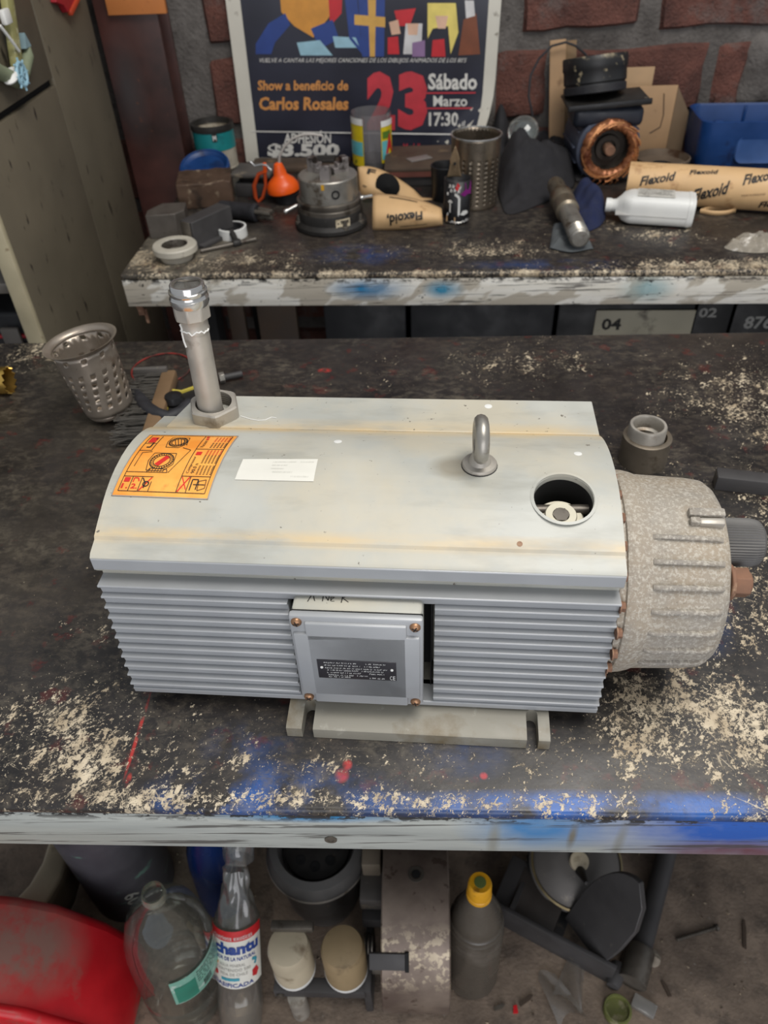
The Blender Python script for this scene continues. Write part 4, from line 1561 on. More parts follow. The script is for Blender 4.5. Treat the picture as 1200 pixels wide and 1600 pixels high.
for a in (radians(200), radians(300), radians(-22)):
    m = T(r0 * .90 * cos(a), r0 * .90 * sin(a), .010)
    if bp is None:
        bp = G().lathe([(.0075, 0), (.0075, .006), (.005, .007), (.0045, .018), (0, .019)], 14).build('stud', K['steel_dark'], t, m)
    else:
        share(bp, t, m)
for px, py, px2, py2, nm in ((447, 330, 464, 321, 'clamp_pin'), (566, 309, 581, 306, 'clamp_pin')):
    A, B = aty(px, py, P.y - .02) - P, aty(px2, py2, P.y - .01) - P
    g = G().tube([A, B], .0038, 10)
    g.lathe([(.0045, -.004), (.0055, 0), (.0045, .004)], 12, M=frame(A, B - A))
    g.build(nm, K['chrome'], t)
lm_ = lambda a, b, o=.0012: V(((r1 + o) * sin(radians(14 + 26 * a)), -(r1 + o) * cos(radians(14 + 26 * a)), .012 + .020 * b))
lp = G().grid(lambda a, b: lm_(a, b), 6, 2).build('data_plate', K['cream'], t)
g = G()
for b, a0, a1 in ((.80, .3, .92), (.62, .1, .22), (.62, .34, .92), (.42, .45, .62), (.20, .1, .6)):
    put_line(g, (a0, b), (a1, b), .13, lambda a, b: lm_(a, b, .0016), 1.3, 3)
g.build('plate_print', K['ink'], lp)
G().box((-.005, -r2 - .0002, hT - .008), (.006, .0012, .010)).build('yellow_mark', plain('yellow_paint', (206, 156, 30), .5), t)

# colourful clear tub with its label cut open
P = aty(582, 240, 1.935)
P.z = TZ
ht = aty(582, 173, 1.935).z - TZ
t = thing('clear_tub', 'tall clear plastic tub with torn yellow and teal label before the poster', 'container', P)
r = S(60, P) / 2
G().lathe([(r - .003, .001), (r, .006), (r, ht)], 40, cap0=False, cap1=False).build('tub_wall', clear('smoky_clear_plastic', (.62, .60, .62), .25), t)
G().lathe([(r - .005, 0), (r - .0015, .002), (r - .0012, ht * .20), (0, ht * .20)], 40).build('dark_contents', K['black'], t)


def arc(a0, a1, z0, z1, o, R_=None):
    R_ = R_ or r
    return lambda u, v: V(((R_ + o) * sin(radians(a0 + (a1 - a0) * u)), -(R_ + o) * cos(radians(a0 + (a1 - a0) * u)), z0 + (z1 - z0) * v))


YEL = M('yellow_label', (214, 190, 30), .4, 0, .12, 40, [((120, 124, 30), 60, .60, .08)], 0)
TEA = M('teal_label_panel', (96, 178, 186), .4, 0, .1, 40, [], 0)
REDL = plain('red_label', (196, 40, 44), .4)
G().grid(arc(-88, -22, ht * .13, ht * .86, .0010), 10, 4).build('label_panel', YEL, t)
G().grid(arc(-84, -24, ht * .32, ht * .56, .0016), 10, 4).build('label_stripe', TEA, t)
G().grid(arc(30, 84, ht * .18, ht * .88, .0010), 10, 4).build('label_panel', YEL, t)
G().grid(arc(32, 56, ht * .24, ht * .56, .0016), 6, 4).build('label_stripe', TEA, t)
g = G()
rm_ = arc(44, 78, ht * .33, ht * .66, .0020)
put_text(g, 'A', (0, 0, 1, 1), rm_, .06, 0, 4)
g.build('red_letter', REDL, t)
g = G()
put_poly(g, [(0, .1), (.4, .0), (.7, .5), (.5, 1), (.2, .7)], arc(-84, -66, ht * .55, ht * .74, .0018))
g.build('red_splash', REDL, t)
G().grid(arc(30, 84, ht * .80, ht * .90, .0016), 8, 2).build('white_cap_band', K['white'], t)
G().grid(arc(-88, -22, ht * .84, ht * .95, .0016), 8, 2).build('white_cap_band', K['white'], t)
G().grid(arc(34, 66, ht * .60, ht * .72, .0018), 8, 2).build('green_leaf_print', plain('green_print', (84, 120, 40), .5), t)

# dark wooden box against the wall, a small card lying on it
A = put(545, 282)
P = put(640, 292)
bt = aty(640, 268, P.y).z - TZ
t = thing('dark_box', 'low dark brown box behind the kraft paper carrying a small card', 'box', ((at(603, 292, TZ).x + at(722, 292, TZ).x) / 2, P.y + .085, TZ))
bw_ = at(722, 292, TZ).x - at(603, 292, TZ).x
G().box((0, 0, bt / 2), (bw_, .165, bt - .001), bev=.002).build('box_body', K['dark_iron'], t)
G().box((0, -.002, bt + .003), (bw_ + .006, .170, .008), bev=.0015).build('box_lid', K['wood'], t)
G().box((.0, -.087, bt - .006), (bw_ - .01, .004, .010)).build('red_strip', M('faded_red_wood', (104, 58, 48), .7, 0, .2, 20, [], .1), t)
bq = at(655, 248, TZ + bt + .007)
cdm = T(bq.x, bq.y, TZ + bt + .008) @ RZ(.5)
o = G().box((0, 0, 0), (.055, .03, .0012), bev=.0003).build('paper_card', M('grey_card', (120, 114, 110), .5, 0, .1, 20, [], 0), M=cdm)
tag(o, 'small grey card lying on the dark brown box lid', 'card')

# black cup, cut drink can, perforated steel basket
P, r = stand(695, 318, 44, TZ)
h = aty(704, 258, P.y).z - TZ
t = thing('black_cup', 'black plastic cup standing behind the cut drink can', 'cup', P)
G().lathe([(r * .86, 0), (r * .9, .002), (r, h), (r - .002, h + .0006), (r - .004, h - .002), (r * .8, .004), (0, .004)], 36).build('cup_wall', K['black'], t)
G().tube([((r - .001) * cos(a), (r - .001) * sin(a), h) for a in (2 * pi * i / 36 for i in range(36))], .002, 8, closed=True).build('lip', K['black'], t)

P, r = stand(714, 352, 41, TZ)
h = aty(714, 278, P.y).z - TZ
t = thing('drink_can', 'small black printed drink can cut open to a pointed metal tab', 'can', P)
G().lathe([(r - .004, 0), (r - .001, .003), (r, .006), (r, h)], 36, cap1=False).build('can_body', K['black'], t, solid=.0006)
G().lathe([(r - .0003, .0065), (r + .0006, .0055), (r - .002, .0012), (r - .0045, .0)], 36, cap0=False, cap1=False).build('base_rim', K['chrome'], t)
tipz = aty(712, 229, P.y + r * .4).z - TZ
zz = lambda z: h - .004 + (tipz - h + .004) * z
prof_w = [(0, .030), (.25, .022), (.45, .018), (.6, .019), (.8, .012), (1, .001)]
g = G()
g.grid(lambda u, v: (lambda wv: V((-.006 + (u - .5) * wv, r * .75 - 14 * ((u - .5) * wv) ** 2 - .010 * v, zz(v))))(
    [prof_w[k][1] + (prof_w[k + 1][1] - prof_w[k][1]) * (v - prof_w[k][0]) / (prof_w[k + 1][0] - prof_w[k][0]) for k in range(5) if prof_w[k][0] <= v <= prof_w[k + 1][0]][0]), 6, 20)
tb_ = g.build('cut_tab', M('gold_tinted_aluminium', (170, 146, 116), .35, .7, .1, 30, [], .05), t, solid=.0005)
G().lathe([(.0028, 0), (.0028, .001), (.0, .0012)], 12, M=frame((-.006, r * .75 - .006, zz(.45)), (0, -1, .1))).build('punched_hole', K['void'], tb_)
aw = lambda a0, a1, z0, z1, o=.0008: arc(a0, a1, z0 * h, z1 * h, o, r)
g = G()
put_path(g, [(.05, .0), (.05, .05), (.8, .05), (.8, .85), (.6, 1), (.0, 1)], .13, aw(-50, 20, .22, .72))
put_path(g, [(.25, .15), (.25, .72), (.12, .62)], .08, aw(-50, 20, .22, .72))
put_path(g, [(.25, .72), (.38, .62)], .08, aw(-50, 20, .22, .72))
g.build('white_arch_print', K['ink_white'], t)
g = G()
for i, (a, b) in enumerate([(-40, .95), (-25, .95), (-10, .94), (2, .92), (-34, .85), (-18, .86), (-2, .84)]):
    put_path(g, [(0, .0), (.3, 1), (.55, .1), (.8, .9)], .22, aw(a, a + 12, b - .09, b))
put_poly(g, [(0, .2), (.4, .0), (1, .3), (.8, .9), (.3, 1)], aw(12, 52, .22, .34))
for a, b in ((-30, .10), (-8, .08), (16, .10), (34, .12)):
    put_path(g, [(0, .1), (.4, .9), (.6, .2), (1, .8)], .12, aw(a, a + 22, b - .06, b + .02))
g.build('white_scrawl_print', K['ink_white'], t)
g = G()
put_poly(g, [(0, .2), (.35, .5), (.3, 1), (1, .95), (1, .0), (.6, .15), (.3, .0)], aw(10, 74, .66, .98))
g.build('purple_splash', plain('purple_print', (124, 36, 116), .4), t)
g = G()
put_poly(g, [(.0, .3), (.5, 0), (1, .6), (.5, 1)], aw(-12, 8, .80, 1.0, .0012))
g.build('red_splash', REDL, t)
g = G()
put_poly(g, [(0, 0), (1, 0), (1, .8), (.0, 1)], aw(-52, -8, .05, .22))
g.build('gold_patch', K['kraft'], t)

P, r = stand(742, 331, 76, TZ)
h = aty(742, 209, P.y).z - TZ
t = thing('perforated_basket', 'tall perforated steel cylinder basket standing beside the black cloth', 'basket', P)
nu, nv = 40, 15
rr_ = lambda v: r * (.95 + .05 * v / nv)


def fnb(u, v):
    a = 2 * pi * u / nu
    return V((rr_(v) * cos(a), rr_(v) * sin(a), h * v / nv))


g = G().holed(fnb, nu, nv, lambda i, j: (.22, .17) if 1 <= j <= 10 and i % 2 == (0) else None)
g.build('perforated_wall', M('brownish_stainless', (150, 138, 122), .3, .9, .15, 10, [((96, 80, 64), 10, .54, .15)], .05), t, solid=.0012)
g = G().tube([(r * cos(a), r * sin(a), h) for a in (2 * pi * i / 48 for i in range(48))], .0018, 8, closed=True)
g.build('rolled_rim', K['chrome'], t)
G().lathe([(r * .95, .001), (0, .001)], 40, cap0=False).build('base', K['steel_dark'], t)

# kraft insulation paper scraps, printed
DXT = 'Flexoid'
yb = put(640, 358).y
Bp = sheet([[aty(582, 360, yb), aty(636, 359, yb - .004), aty(692, 352, yb + .004)],
            [aty(582, 330, yb + .004), aty(637, 334, yb - .012), aty(691, 338, yb + .0)],
            [aty(583, 303, yb + .055), aty(640, 308, yb + .045), aty(690, 325, yb + .03)]])
o0 = put(636, 358)
o = G().grid(lambda u, v: bez(Bp, u, v) - o0, 16, 12).build('kraft_paper_scrap', K['kraft'], M=T(*o0), solid=.0008)
tag(o, 'curled kraft paper scrap with upside down black print beside the drink can', 'paper')
g = G()
tf = lambda a, b: bez(Bp, a, b) - o0 + V((0, -.0016, .0008))
put_text(g, 'Flexoid,', (0, 0, 1, 1), lambda a, b: tf(.70 - .50 * a + .03 * b, .68 - .34 * b - .22 * a), .03, .1, 6)
g.build('printed_word', K['ink'], o)
g = G()
put_line(g, (.22, .92), (.62, .90), .02, tf, 1, 6)
g.build('printed_line', K['ink'], o)
g = G()
put_line(g, (.40, .10), (.78, .14), .02, tf, 1, 6)
g.build('printed_line', K['ink'], o)
ya = put(600, 322).y + .03
Ap = sheet([[aty(562, 306, ya), aty(592, 312, ya - .015), aty(690, 332, ya + .005)],
            [aty(560, 285, ya + .008), aty(592, 292, ya - .016), aty(668, 316, ya + .012)],
            [aty(559, 261, ya + .02), aty(598, 266, ya + .02), aty(648, 297, ya + .02)]])
o0a = put(590, 316)
o = G().grid(lambda u, v: (lambda q: V((q.x, q.y, max(q.z, TZ + .0012))))(bez(Ap, u, v)) - o0a, 16, 10).build('kraft_paper_scrap', K['kraft'], M=T(*o0a), solid=.0008)
tag(o, 'rolled kraft paper scrap with black shade patch leaning on the lathe chuck', 'paper')
g = G()
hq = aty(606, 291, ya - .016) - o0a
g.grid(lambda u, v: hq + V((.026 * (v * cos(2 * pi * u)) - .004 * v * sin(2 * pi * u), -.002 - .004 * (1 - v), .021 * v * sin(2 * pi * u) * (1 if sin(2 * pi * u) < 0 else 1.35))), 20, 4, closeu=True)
g.build('hollow_shade', K['void'], o)  # black dome added for the shade inside the paper roll
g = G()
tfa = lambda a, b: bez(Ap, a, b) - o0a + V((0, -.0018, .0006))
put_text(g, 'F', (.24, .80, .40, .95), tfa, .03, 0, 3)
put_line(g, (.20, .42), (.30, .40), .03, tfa, 1, 3)
g.build('black_print', K['ink'], o)

P = put(470, 262)
t = thing('dark_plank', 'dark greasy plank lying behind the lathe chuck under the poster', 'plank', (P.x, 1.955, TZ), radians(-2))
G().box((0, 0, .006), (.24, .08, .012), bev=.002).build('plank_board', K['wood'], t)
G().box((.06, .01, .016), (.05, .04, .008), bev=.002).build('steel_pad', K['black_dirty'], t)

# black cloth heap with its navy end


def cloth(name, label, outline, bumps, mat, ph, cat='cloth'):
    pts = [at(px, py, TZ) for px, py in outline]
    c_ = sum((V(p) for p in pts), V((0, 0, 0))) / len(pts)
    nn = len(pts)

    def edge(u):
        x = u * nn
        i = int(x) % nn
        f = x - int(x)
        a, b = pts[i], pts[(i + 1) % nn]
        p_, q_ = pts[i - 1], pts[(i + 2) % nn]
        return .5 * (2 * a + (b - p_) * f + (2 * p_ - 5 * a + 4 * b - q_) * f * f + (3 * a - p_ - 3 * b + q_) * f ** 3)

    def f(u, v):
        p = c_.lerp(edge(u), v)
        z = 0
        for px, py, hh, sx, sy in bumps:
            q = at(px, py, TZ)
            z += hh * math.exp(-((p.x - q.x) / sx) ** 2 - ((p.y - q.y) / sy) ** 2)
        k = 1 - v ** 5
        nz = noise.noise(V((p.x * 26 + ph, p.y * 26, 0))) * .014 + noise.noise(V((p.x * 60, p.y * 60 + ph, 1))) * .006 - abs(noise.noise(V((p.x * 18 - p.y * 22, ph, 4)))) * .012
        return V((p.x - c_.x, p.y - c_.y, max(0, (z + nz + .010)) * k + .002))
    o = G().grid(f, 72, 34, closeu=True).build(name, mat, M=T(c_.x, c_.y, TZ), sharp=180, solid=.0015)
    return tag(o, label, cat)


cloth('black_cloth', 'crumpled black cloth heaped between the steel basket and the copper motor', [(782, 318), (796, 336), (845, 320), (878, 303), (896, 292), (898, 272), (886, 252), (858, 240), (820, 228), (788, 222), (762, 230), (774, 286)],
      [(772, 240, .150, .034, .06), (795, 285, .085, .055, .09), (850, 285, .055, .06, .08), (885, 272, .045, .045, .06)], K['cloth'], 1)
cloth('navy_cloth', 'small navy blue cloth bunched behind the threaded steel shaft', [(884, 352), (905, 364), (932, 358), (946, 342), (940, 322), (922, 308), (898, 310), (884, 325)],
      [(925, 335, .042, .035, .04), (905, 320, .04, .03, .04)], K['navy'], 7)
cloth('grey_rag', 'flat grey rag lying under the threaded steel shaft', [(860, 388), (862, 390), (890, 396), (922, 391), (925, 389), (916, 372), (907, 352), (905, 350), (880, 352), (867, 354), (865, 356), (862, 372)], [], M('grey_rag_cloth', (84, 88, 90), .9, 0, .2, 30, [], .3, 400), 12)

# threaded shaft
A, B = put(905, 400), put(864, 318)
A = A + V((0, .012, 0))
r = S(15, A)
A.z, B.z = TZ + r + .010, TZ + r + .022
t = thing('threaded_shaft', 'thick turned steel shaft with threaded end pointing at the bench edge', 'shaft', M=frame(A, B - A))
l = (B - A).length
st_ = M('worn_brown_steel', (132, 122, 106), .4, .7, .2, 30, [((104, 80, 56), 24, .54, .12)], .15)
G().lathe([(r * .8, -.001), (r, .002), (r, .032), (r * .95, .034), (r * 1.02, .036), (r * 1.02, l * .45)], 32).build('shaft_body', K['steel'], t)
G().lathe([(r * 1.02, l * .45), (r * 1.28, l * .47), (r * 1.28, l * .60), (r * 1.18, l * .62), (r * 1.3, l * .64), (r * 1.3, l * .74), (r * 1.02, l * .77), (r * .98, l * .97), (r * .9, l)], 32).build('collar', st_, t)
g = G()
for i in range(14):
    g.lathe([(r, .004 + i * .0022), (r * 1.05, .0049 + i * .0022), (r, .006 + i * .0022)], 28, cap0=False, cap1=False)
g.build('thread', K['steel'], t)

# white plastic bottle lying down
A, B = put(948, 352), put(1086, 361)
zr = .028
t = thing('plastic_bottle', 'white flat sided plastic bottle lying on the rear bench before the kraft roll', 'bottle')
ctr = (A + B) / 2 + V((0, .034, 0))
bl = (B - A).length
ang = math.atan2((B - A).y, (B - A).x)
t.matrix_local = MATS[t.name] = T(ctr.x, ctr.y, TZ + zr + .001) @ RZ(ang)
secs = [(-.5, .013, .013), (-.44, .013, .013), (-.43, .0115, .0115), (-.385, .0125, .0125), (-.35, .017, .018), (-.30, .0255, .024), (-.24, .033, .0268), (-.20, .035, .0278), (.42, .035, .0278), (.425, .036, .0285), (.46, .036, .0285), (.465, .035, .0278), (.495, .034, .027), (.5, .030, .023)]


def sqr(a, n_=4.0):
    return (abs(cos(a)) ** n_ + abs(sin(a)) ** n_) ** (-1 / n_)


vs_, fs_ = [], []
ns = 40
for x, ry, rz in secs:
    for i in range(ns):
        a = 2 * pi * i / ns
        k_ = sqr(a) if ry > .02 else sqr(a, 2)
        vs_.append((x * bl, ry * k_ * cos(a), rz * k_ * sin(a)))
for k in range(len(secs) - 1):
    for i in range(ns):
        fs_.append((k * ns + i, k * ns + (i + 1) % ns, (k + 1) * ns + (i + 1) % ns, (k + 1) * ns + i))
fs_ += [tuple(range(ns)), tuple((len(secs) - 1) * ns + i for i in range(ns))]
G().add(vs_, fs_).build('bottle_body', K['white'], t)
g = G().box((.02 * bl, 0, -.006), (.80 * bl, .0712, .0020), bev=.0006)
g.build('mould_seam', plain('grey_seam', (182, 180, 176), .5), t)
mm = lambda a, b: V((-.16 * bl + .42 * bl * a, -.022 + .044 * b, .0283))
lab = G().grid(mm, 2, 2).build('worn_label', M('worn_pale_label', (206, 204, 196), .5, 0, .04, 30, [((150, 146, 140), 60, .56, .1)], 0), t)
g = G()
for b in (.85, .72, .6, .48, .36, .24):
    x = .05
    while x < .9:
        put_line(g, (x, b), (x + .012, b + .05), .03, lambda a, b: mm(a, b) + V((0, 0, .0004)), 1.5)
        x += R3.choice((.02, .025, .05))
g.build('faint_print', K['ink_grey'], lab)

# rolled insulation paper
A = put(980, 322) + V((0, .03, 0))
B = put(1255, 342) + V((0, .03, 0))
r = .0395
A.z, B.z = TZ + r, TZ + r + .002
t = thing('kraft_paper_roll', 'long roll of printed kraft insulation paper on the rear bench', 'paper roll', M=frame(A, B - A, (0, 0, 1)))
l = (B - A).length
g = G().lathe([(r, 0), (r, l), (r - .0012, l), (r - .0012, 0), (r, 0)], 56, cap0=False, cap1=False)
rb = g.build('roll_body', K['kraft'], t, sharp=60)
g = G().lathe([(r - .004, .012), (r - .004, l - .01)], 40, cap0=False, cap1=False)
g.build('inner_turn', K['card'], t)
PMi2 = MATS[t.name].inverted()


def roll_at(px, py):
    o_, d = PMi2 @ EYE, PMi2.to_3x3() @ ray(px, py)
    a_ = d.x ** 2 + d.y ** 2
    b_ = 2 * (o_.x * d.x + o_.y * d.y)
    c__ = o_.x ** 2 + o_.y ** 2 - r * r
    di = max(0, b_ * b_ - 4 * a_ * c__)
    q = o_ + d * ((-b_ - sqrt(di)) / (2 * a_))
    return q.z, math.atan2(q.y, q.x)


def roll_text(g, s, p0, p1, hh, bold=.03, shear=.15):
    a0, a1 = roll_at(*p0), roll_at(*p1)
    up = roll_at(p0[0], p0[1] - hh)
    g_ = up[1] - a0[1]
    put_text(g, s, (0, 0, 1, 1), lambda a, b: (lambda zz, th: V(((r + .0009) * cos(th), (r + .0009) * sin(th), zz)))(a0[0] + (a1[0] - a0[0]) * a, a0[1] + (a1[1] - a0[1]) * a * .75 + g_ * b), bold, shear, 7)


for p0, p1, hh in (((999, 291), (1055, 278), 15), ((1077, 273), (1122, 271), 7), ((1080, 314), (1138, 297), 18), ((1160, 290), (1216, 276), 17), ((1184, 324), (1240, 316), 9)):
    g = G()
    roll_text(g, DXT, p0, p1, hh)
    g.build('printed_word', K['ink'], rb)
BRI = plain('brown_ink', (110, 84, 62), .6)
for w_, p0, p1 in (('MADE IN ENGLAND', (1158, 307), (1196, 303)),):
    g = G()
    roll_text(g, w_, p0, p1, 3, 0, 0)
    g.build('small_print', BRI, rb)

# paper loop
c_ = put(1118, 330)
pts = []
n_ = 30
for i in range(n_ + 1):
    a = 2 * pi * i / n_
    x = .036 * cos(a)
    pts.append(V((x, .014 * sin(a) * (1 - abs(cos(a)) ** 3), 0)))
g = G()
g.grid(lambda u, v: pts[round(u * n_)] + V((0, 0, .001 + .009 * v)), n_, 2)
tag(g.build('paper_loop', K['kraft'], M=T(c_.x, c_.y - .012, TZ), solid=.0008), 'thin kraft paper loop lying beside the white plastic bottle', 'paper')

# crumpled clear wrapper
c_ = put(1180, 386)
g = G()
g.grid(lambda u, v: V(((.058 * v * cos(2 * pi * u)) * (1 + .3 * noise.noise(V((u * 6, 2, 0)))), .030 * v * sin(2 * pi * u) * (1 + .2 * noise.noise(V((u * 8, 5, 0)))), .001 + (.020 + .016 * noise.noise(V((v * cos(2 * pi * u) * 4, v * sin(2 * pi * u) * 4, 3)))) * (1 - v ** 4))), 36, 10, closeu=True)
tag(g.build('plastic_wrapper', M('cloudy_wrapper', (150, 142, 128), .25, 0, .2, 60, [((206, 200, 190), 40, .56, .1)], .5, 90), M=T(c_.x, c_.y, TZ), sharp=20), 'crumpled cloudy plastic wrapper at the right edge of the rear bench', 'wrapper')

# electric motor with copper windings, pulley drum above it
MC = aty(948, 246, 1.80)
r = S(46, MC)
MC.z = TZ + r * 1.09 + .0005
ax = V((.06, -1, .0)).normalized()
t = thing('electric_motor', 'opened electric motor with copper windings facing out before the brick wall', 'motor', M=frame(MC, -ax, (1, 0, 0)))
# local z points away from the viewer
G().lathe([(r * .86, -.004), (r * 1.06, 0), (r * 1.08, .01), (r * 1.08, .13), (r * .8, .15), (0, .152)], 48, cap0=False).build('motor_housing', M('blue_grey_housing', (70, 76, 92), .5, .2, .2, 20, [((110, 106, 104), 26, .6, .1)], .2), t)
g = G()
for i in range(14):
    a = pi * 2 * i / 14
    g.box((0, 0, 0), (.010, .004, .11), M=RZ(a) @ T(r * 1.07, 0, .07), bev=.001)
g.build('housing_fins', M('blue_grey_housing_ribs', (70, 76, 92), .5, .2, .2, 20, [], .2), t)['kind'] = 'stuff'
tor = []
g = G()
g.grid(lambda u, v: (lambda a, b, k: V(((r * .80 + k * cos(b)) * cos(a), (r * .80 + k * cos(b)) * sin(a), -.012 + k * 1.1 * sin(b))))(2 * pi * u, 2 * pi * v, r * .165 * (1 + .10 * sin(2 * pi * u * 24 + 5 * v * 2 * pi) + .25 * noise.noise(V((3 * cos(2 * pi * u), 3 * sin(2 * pi * u), v * 2))))), 120, 14, closeu=True)
g.build('copper_winding', K['copper'], t)
g = G()
for i in range(30):
    a0 = random.uniform(0, 2 * pi)
    sp_ = random.uniform(.3, .9)
    rr0 = r * random.uniform(.74, .92)
    g.tube([((rr0 + .006 * k / 6) * cos(a0 + sp_ * k / 6), (rr0 + .006 * k / 6) * sin(a0 + sp_ * k / 6), -.012 - r * .16 - .002) for k in range(7)], .0016, 5)
ww = g.build('wire_strands', M('bright_copper_wire', (212, 150, 100), .3, .7, .2, 60, [], .1), t)
ww['kind'] = 'stuff'
g = G()
for i in range(5):
    a = radians(70 + 12 * i)
    g.tube([(r * .85 * cos(a), r * .85 * sin(a), -.018), (r * .95 * cos(a) + .004, r * 1.0 * sin(a), -.022), (r * 1.0 * cos(a), r * 1.14 * sin(a), -.015)], .0022, 5)
g.build('loose_wires', K['copper'], t)['kind'] = 'stuff'
G().lathe([(r * .66, -.006), (r * .62, .012), (r * .42, .012), (r * .40, .002), (r * .26, .002), (r * .24, .010), (r * .12, .010)], 40, cap0=False).build('rotor_face', M('dark_rotor', (58, 52, 46), .55, .3, .2, 30, [], .2), t)
G().lathe([(r * .17, .008), (r * .17, -.018), (r * .14, -.020), (0, -.020)], 24, cap0=False).build('shaft', K['rust'], t)
for sx in (-1, 1):
    G().box((sx * r * .7, r * 1.03, .06), (.03, .008, .11), bev=.003).build('foot', K['dark_iron'], t)
bz = MC.z + r * .66
bx = aty(953, 180, 1.79)
t2 = T(bx.x, 1.845, bz)
tt = t
mi = MATS[t.name].inverted()
G().box((0, 0, .020), (.150, .100, .040), bev=.012, seg=3).build('terminal_box', M('blue_black_box', (38, 42, 52), .4, .1, .2, 20, [], .1), t, mi @ t2)
bb = S(1, bx)
t = thing('black_cover_plate', 'flat black cover plate resting askew on the motor terminal box under the drum', 'lid', M=t2 @ T(-.004, -.004, .0425) @ RY(radians(-4)))
G().box((0, 0, .004), (.172, .115, .006), bev=.002).build('lid_plate', K['black_dirty'], t)
G().box((0, -.058, .005), (.174, .005, .012), bev=.002).build('lid_lip', K['black'], t)
G().lathe([(.004, 0), (.004, .003), (0, .004)], 10, M=T(.076, -.045, .007)).build('screw', K['steel_dark'], t)
dz = bz + .054
dp_ = aty(930, 150, 1.85)
dm = T(dp_.x, 1.86, dz) @ RX(radians(-13)) @ RY(radians(-5))
t = thing('pulley_drum', 'black dusty grooved drum on top of the electric motor', 'drum', M=dm)
r = S(98, dp_) / 2
hh = .070
n = N('dusty_black_drum')
z_ = n.rng(n.sep()[2], hh * .86, hh)
c = n.mix(n.math('MULTIPLY', z_, n.rng(n.noise(40, 6, .7), .50, .58)), lin((30, 30, 31)), lin((150, 138, 112)))
c = n.mix(n.rng(n.noise(36, 5, .6), .64, .68), c, lin((150, 138, 112)))
DRUM = n.out(c, .45)
G().lathe([(r * .90, 0), (r * .93, .006), (r * .93, hh * .26), (r * .97, hh * .30), (r * .97, hh * .62), (r, hh * .66), (r, hh * .96), (r * .97, hh), (r * .80, hh), (r * .78, hh * .8), (0, hh * .8)], 56).build('drum_body', DRUM, t)
g = G()
for k in range(4):
    g.tube([(r * .95 * cos(a), r * .95 * sin(a), .003 + .0035 * k) for a in (2 * pi * i / 40 for i in range(40))], .002, 6, closed=True)
g.build('wound_cord', K['rubber'], t)['kind'] = 'stuff'

# cardboard, stick, cable, coil, small lamp
A, B = aty(880, 218, 1.965), aty(878, 70, 2.03)
A = V((A.x, 1.965, TZ))
t = thing('cardboard_strip', 'upright brown cardboard strip leaning on the bricks behind the drum', 'cardboard', M=frame(A, V((B.x - A.x, .045, B.z - A.z)), (1, 0, 0)))
hl_ = (B - A).length + .01
G().box((-.012, 0, hl_ / 2), (.036, .006, hl_), bev=.0008).build('front_strip', K['card'], t)
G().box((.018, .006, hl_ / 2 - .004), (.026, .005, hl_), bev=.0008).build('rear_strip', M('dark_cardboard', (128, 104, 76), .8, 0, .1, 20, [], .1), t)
x0, x1 = aty(985, 235, 1.97).x, aty(1040, 200, 1.97).x
hb_ = aty(1030, 131, 1.97).z - TZ
t = thing('cardboard_box', 'torn open cardboard box behind the electric motor against the wall', 'cardboard', ((x0 + x1) / 2, 1.955, TZ))
wb = x1 - x0
G().box((-.02, 0, hb_ / 2), (wb + .05, .004, hb_), bev=.0006).build('front_wall', K['card'], t)
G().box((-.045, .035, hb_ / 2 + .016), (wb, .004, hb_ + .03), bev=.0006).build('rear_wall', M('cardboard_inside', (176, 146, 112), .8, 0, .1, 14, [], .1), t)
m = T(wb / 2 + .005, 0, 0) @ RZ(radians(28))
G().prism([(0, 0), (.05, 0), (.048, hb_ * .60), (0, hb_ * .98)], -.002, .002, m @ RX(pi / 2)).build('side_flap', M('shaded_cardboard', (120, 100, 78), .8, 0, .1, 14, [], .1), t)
g = G()
g.tube([V((wb / 2 - .024, -.0026, hb_ * .9)), V((wb / 2 - .016, -.0026, hb_ * .62)), V((wb / 2 - .018, -.0026, hb_ * .45)), V((wb / 2 - .04, -.0026, hb_ * .37))], .0012, 6)
g.build('tear_line', K['wood'], t)
pts = [aty(px, py, 1.99 - .04 * math.exp(-((py - 190) / 60) ** 2)) for px, py in ((834, 218), (832, 180), (826, 150), (829, 118), (842, 92), (862, 72), (884, 66), (900, 72), (914, 84), (922, 96))]
pts[0].z = max(pts[0].z, TZ + .004)
o = G().tube(pts, .0026, 8).build('black_cable', K['rubber'])
tag(o, 'thin black cable looping up the wall behind the drum', 'cable')
pts2 = [aty(px, py, 1.985) for px, py in ((880, 73), (889, 84), (893, 100), (893, 120))]
hx = []
A, B = put(845, 244) + V((0, .02, .028)), put(888, 262) + V((0, .01, .026))
d_ = (B - A)
fm = frame(A, d_)
for i in range(170):
    a = i * .45
    hx.append(fm @ V((.024 * cos(a), .024 * sin(a), d_.length * i / 169)))
o = G().tube(hx, .0028, 6).build('spring_hose', K['rubber'])
tag(o, 'black coiled hose lying between the cloth and the electric motor', 'hose')
A, B = put(800, 226) + V((0, .08, .065)), V((0, 0, 0))
t = thing('work_lamp', 'small clear lamp head with metal reflector behind the black cloth', 'lamp', M=frame(aty(818, 208, 1.93), (-.25, -.8, .55)))
G().lathe([(.012, -.05), (.013, -.02), (.018, -.012), (.033, .004), (.036, .010), (.034, .012), (.031, .008), (.012, -.008), (0, -.008)], 32).build('reflector', K['chrome'], t)
G().lathe([(.033, .010), (.028, .018), (.016, .024), (0, .026)], 32, cap0=False).build('glass_lens', clear('clear_lamp_glass', (.8, .85, .85), .1), t)
G().lathe([(.013, -.075), (.015, -.06), (.015, -.022), (.012, -.018)], 20).build('socket', M('olive_socket', (96, 104, 52), .5, 0, .2, 20, [], .1), t)
zb_ = MATS[t.name].translation.z - TZ
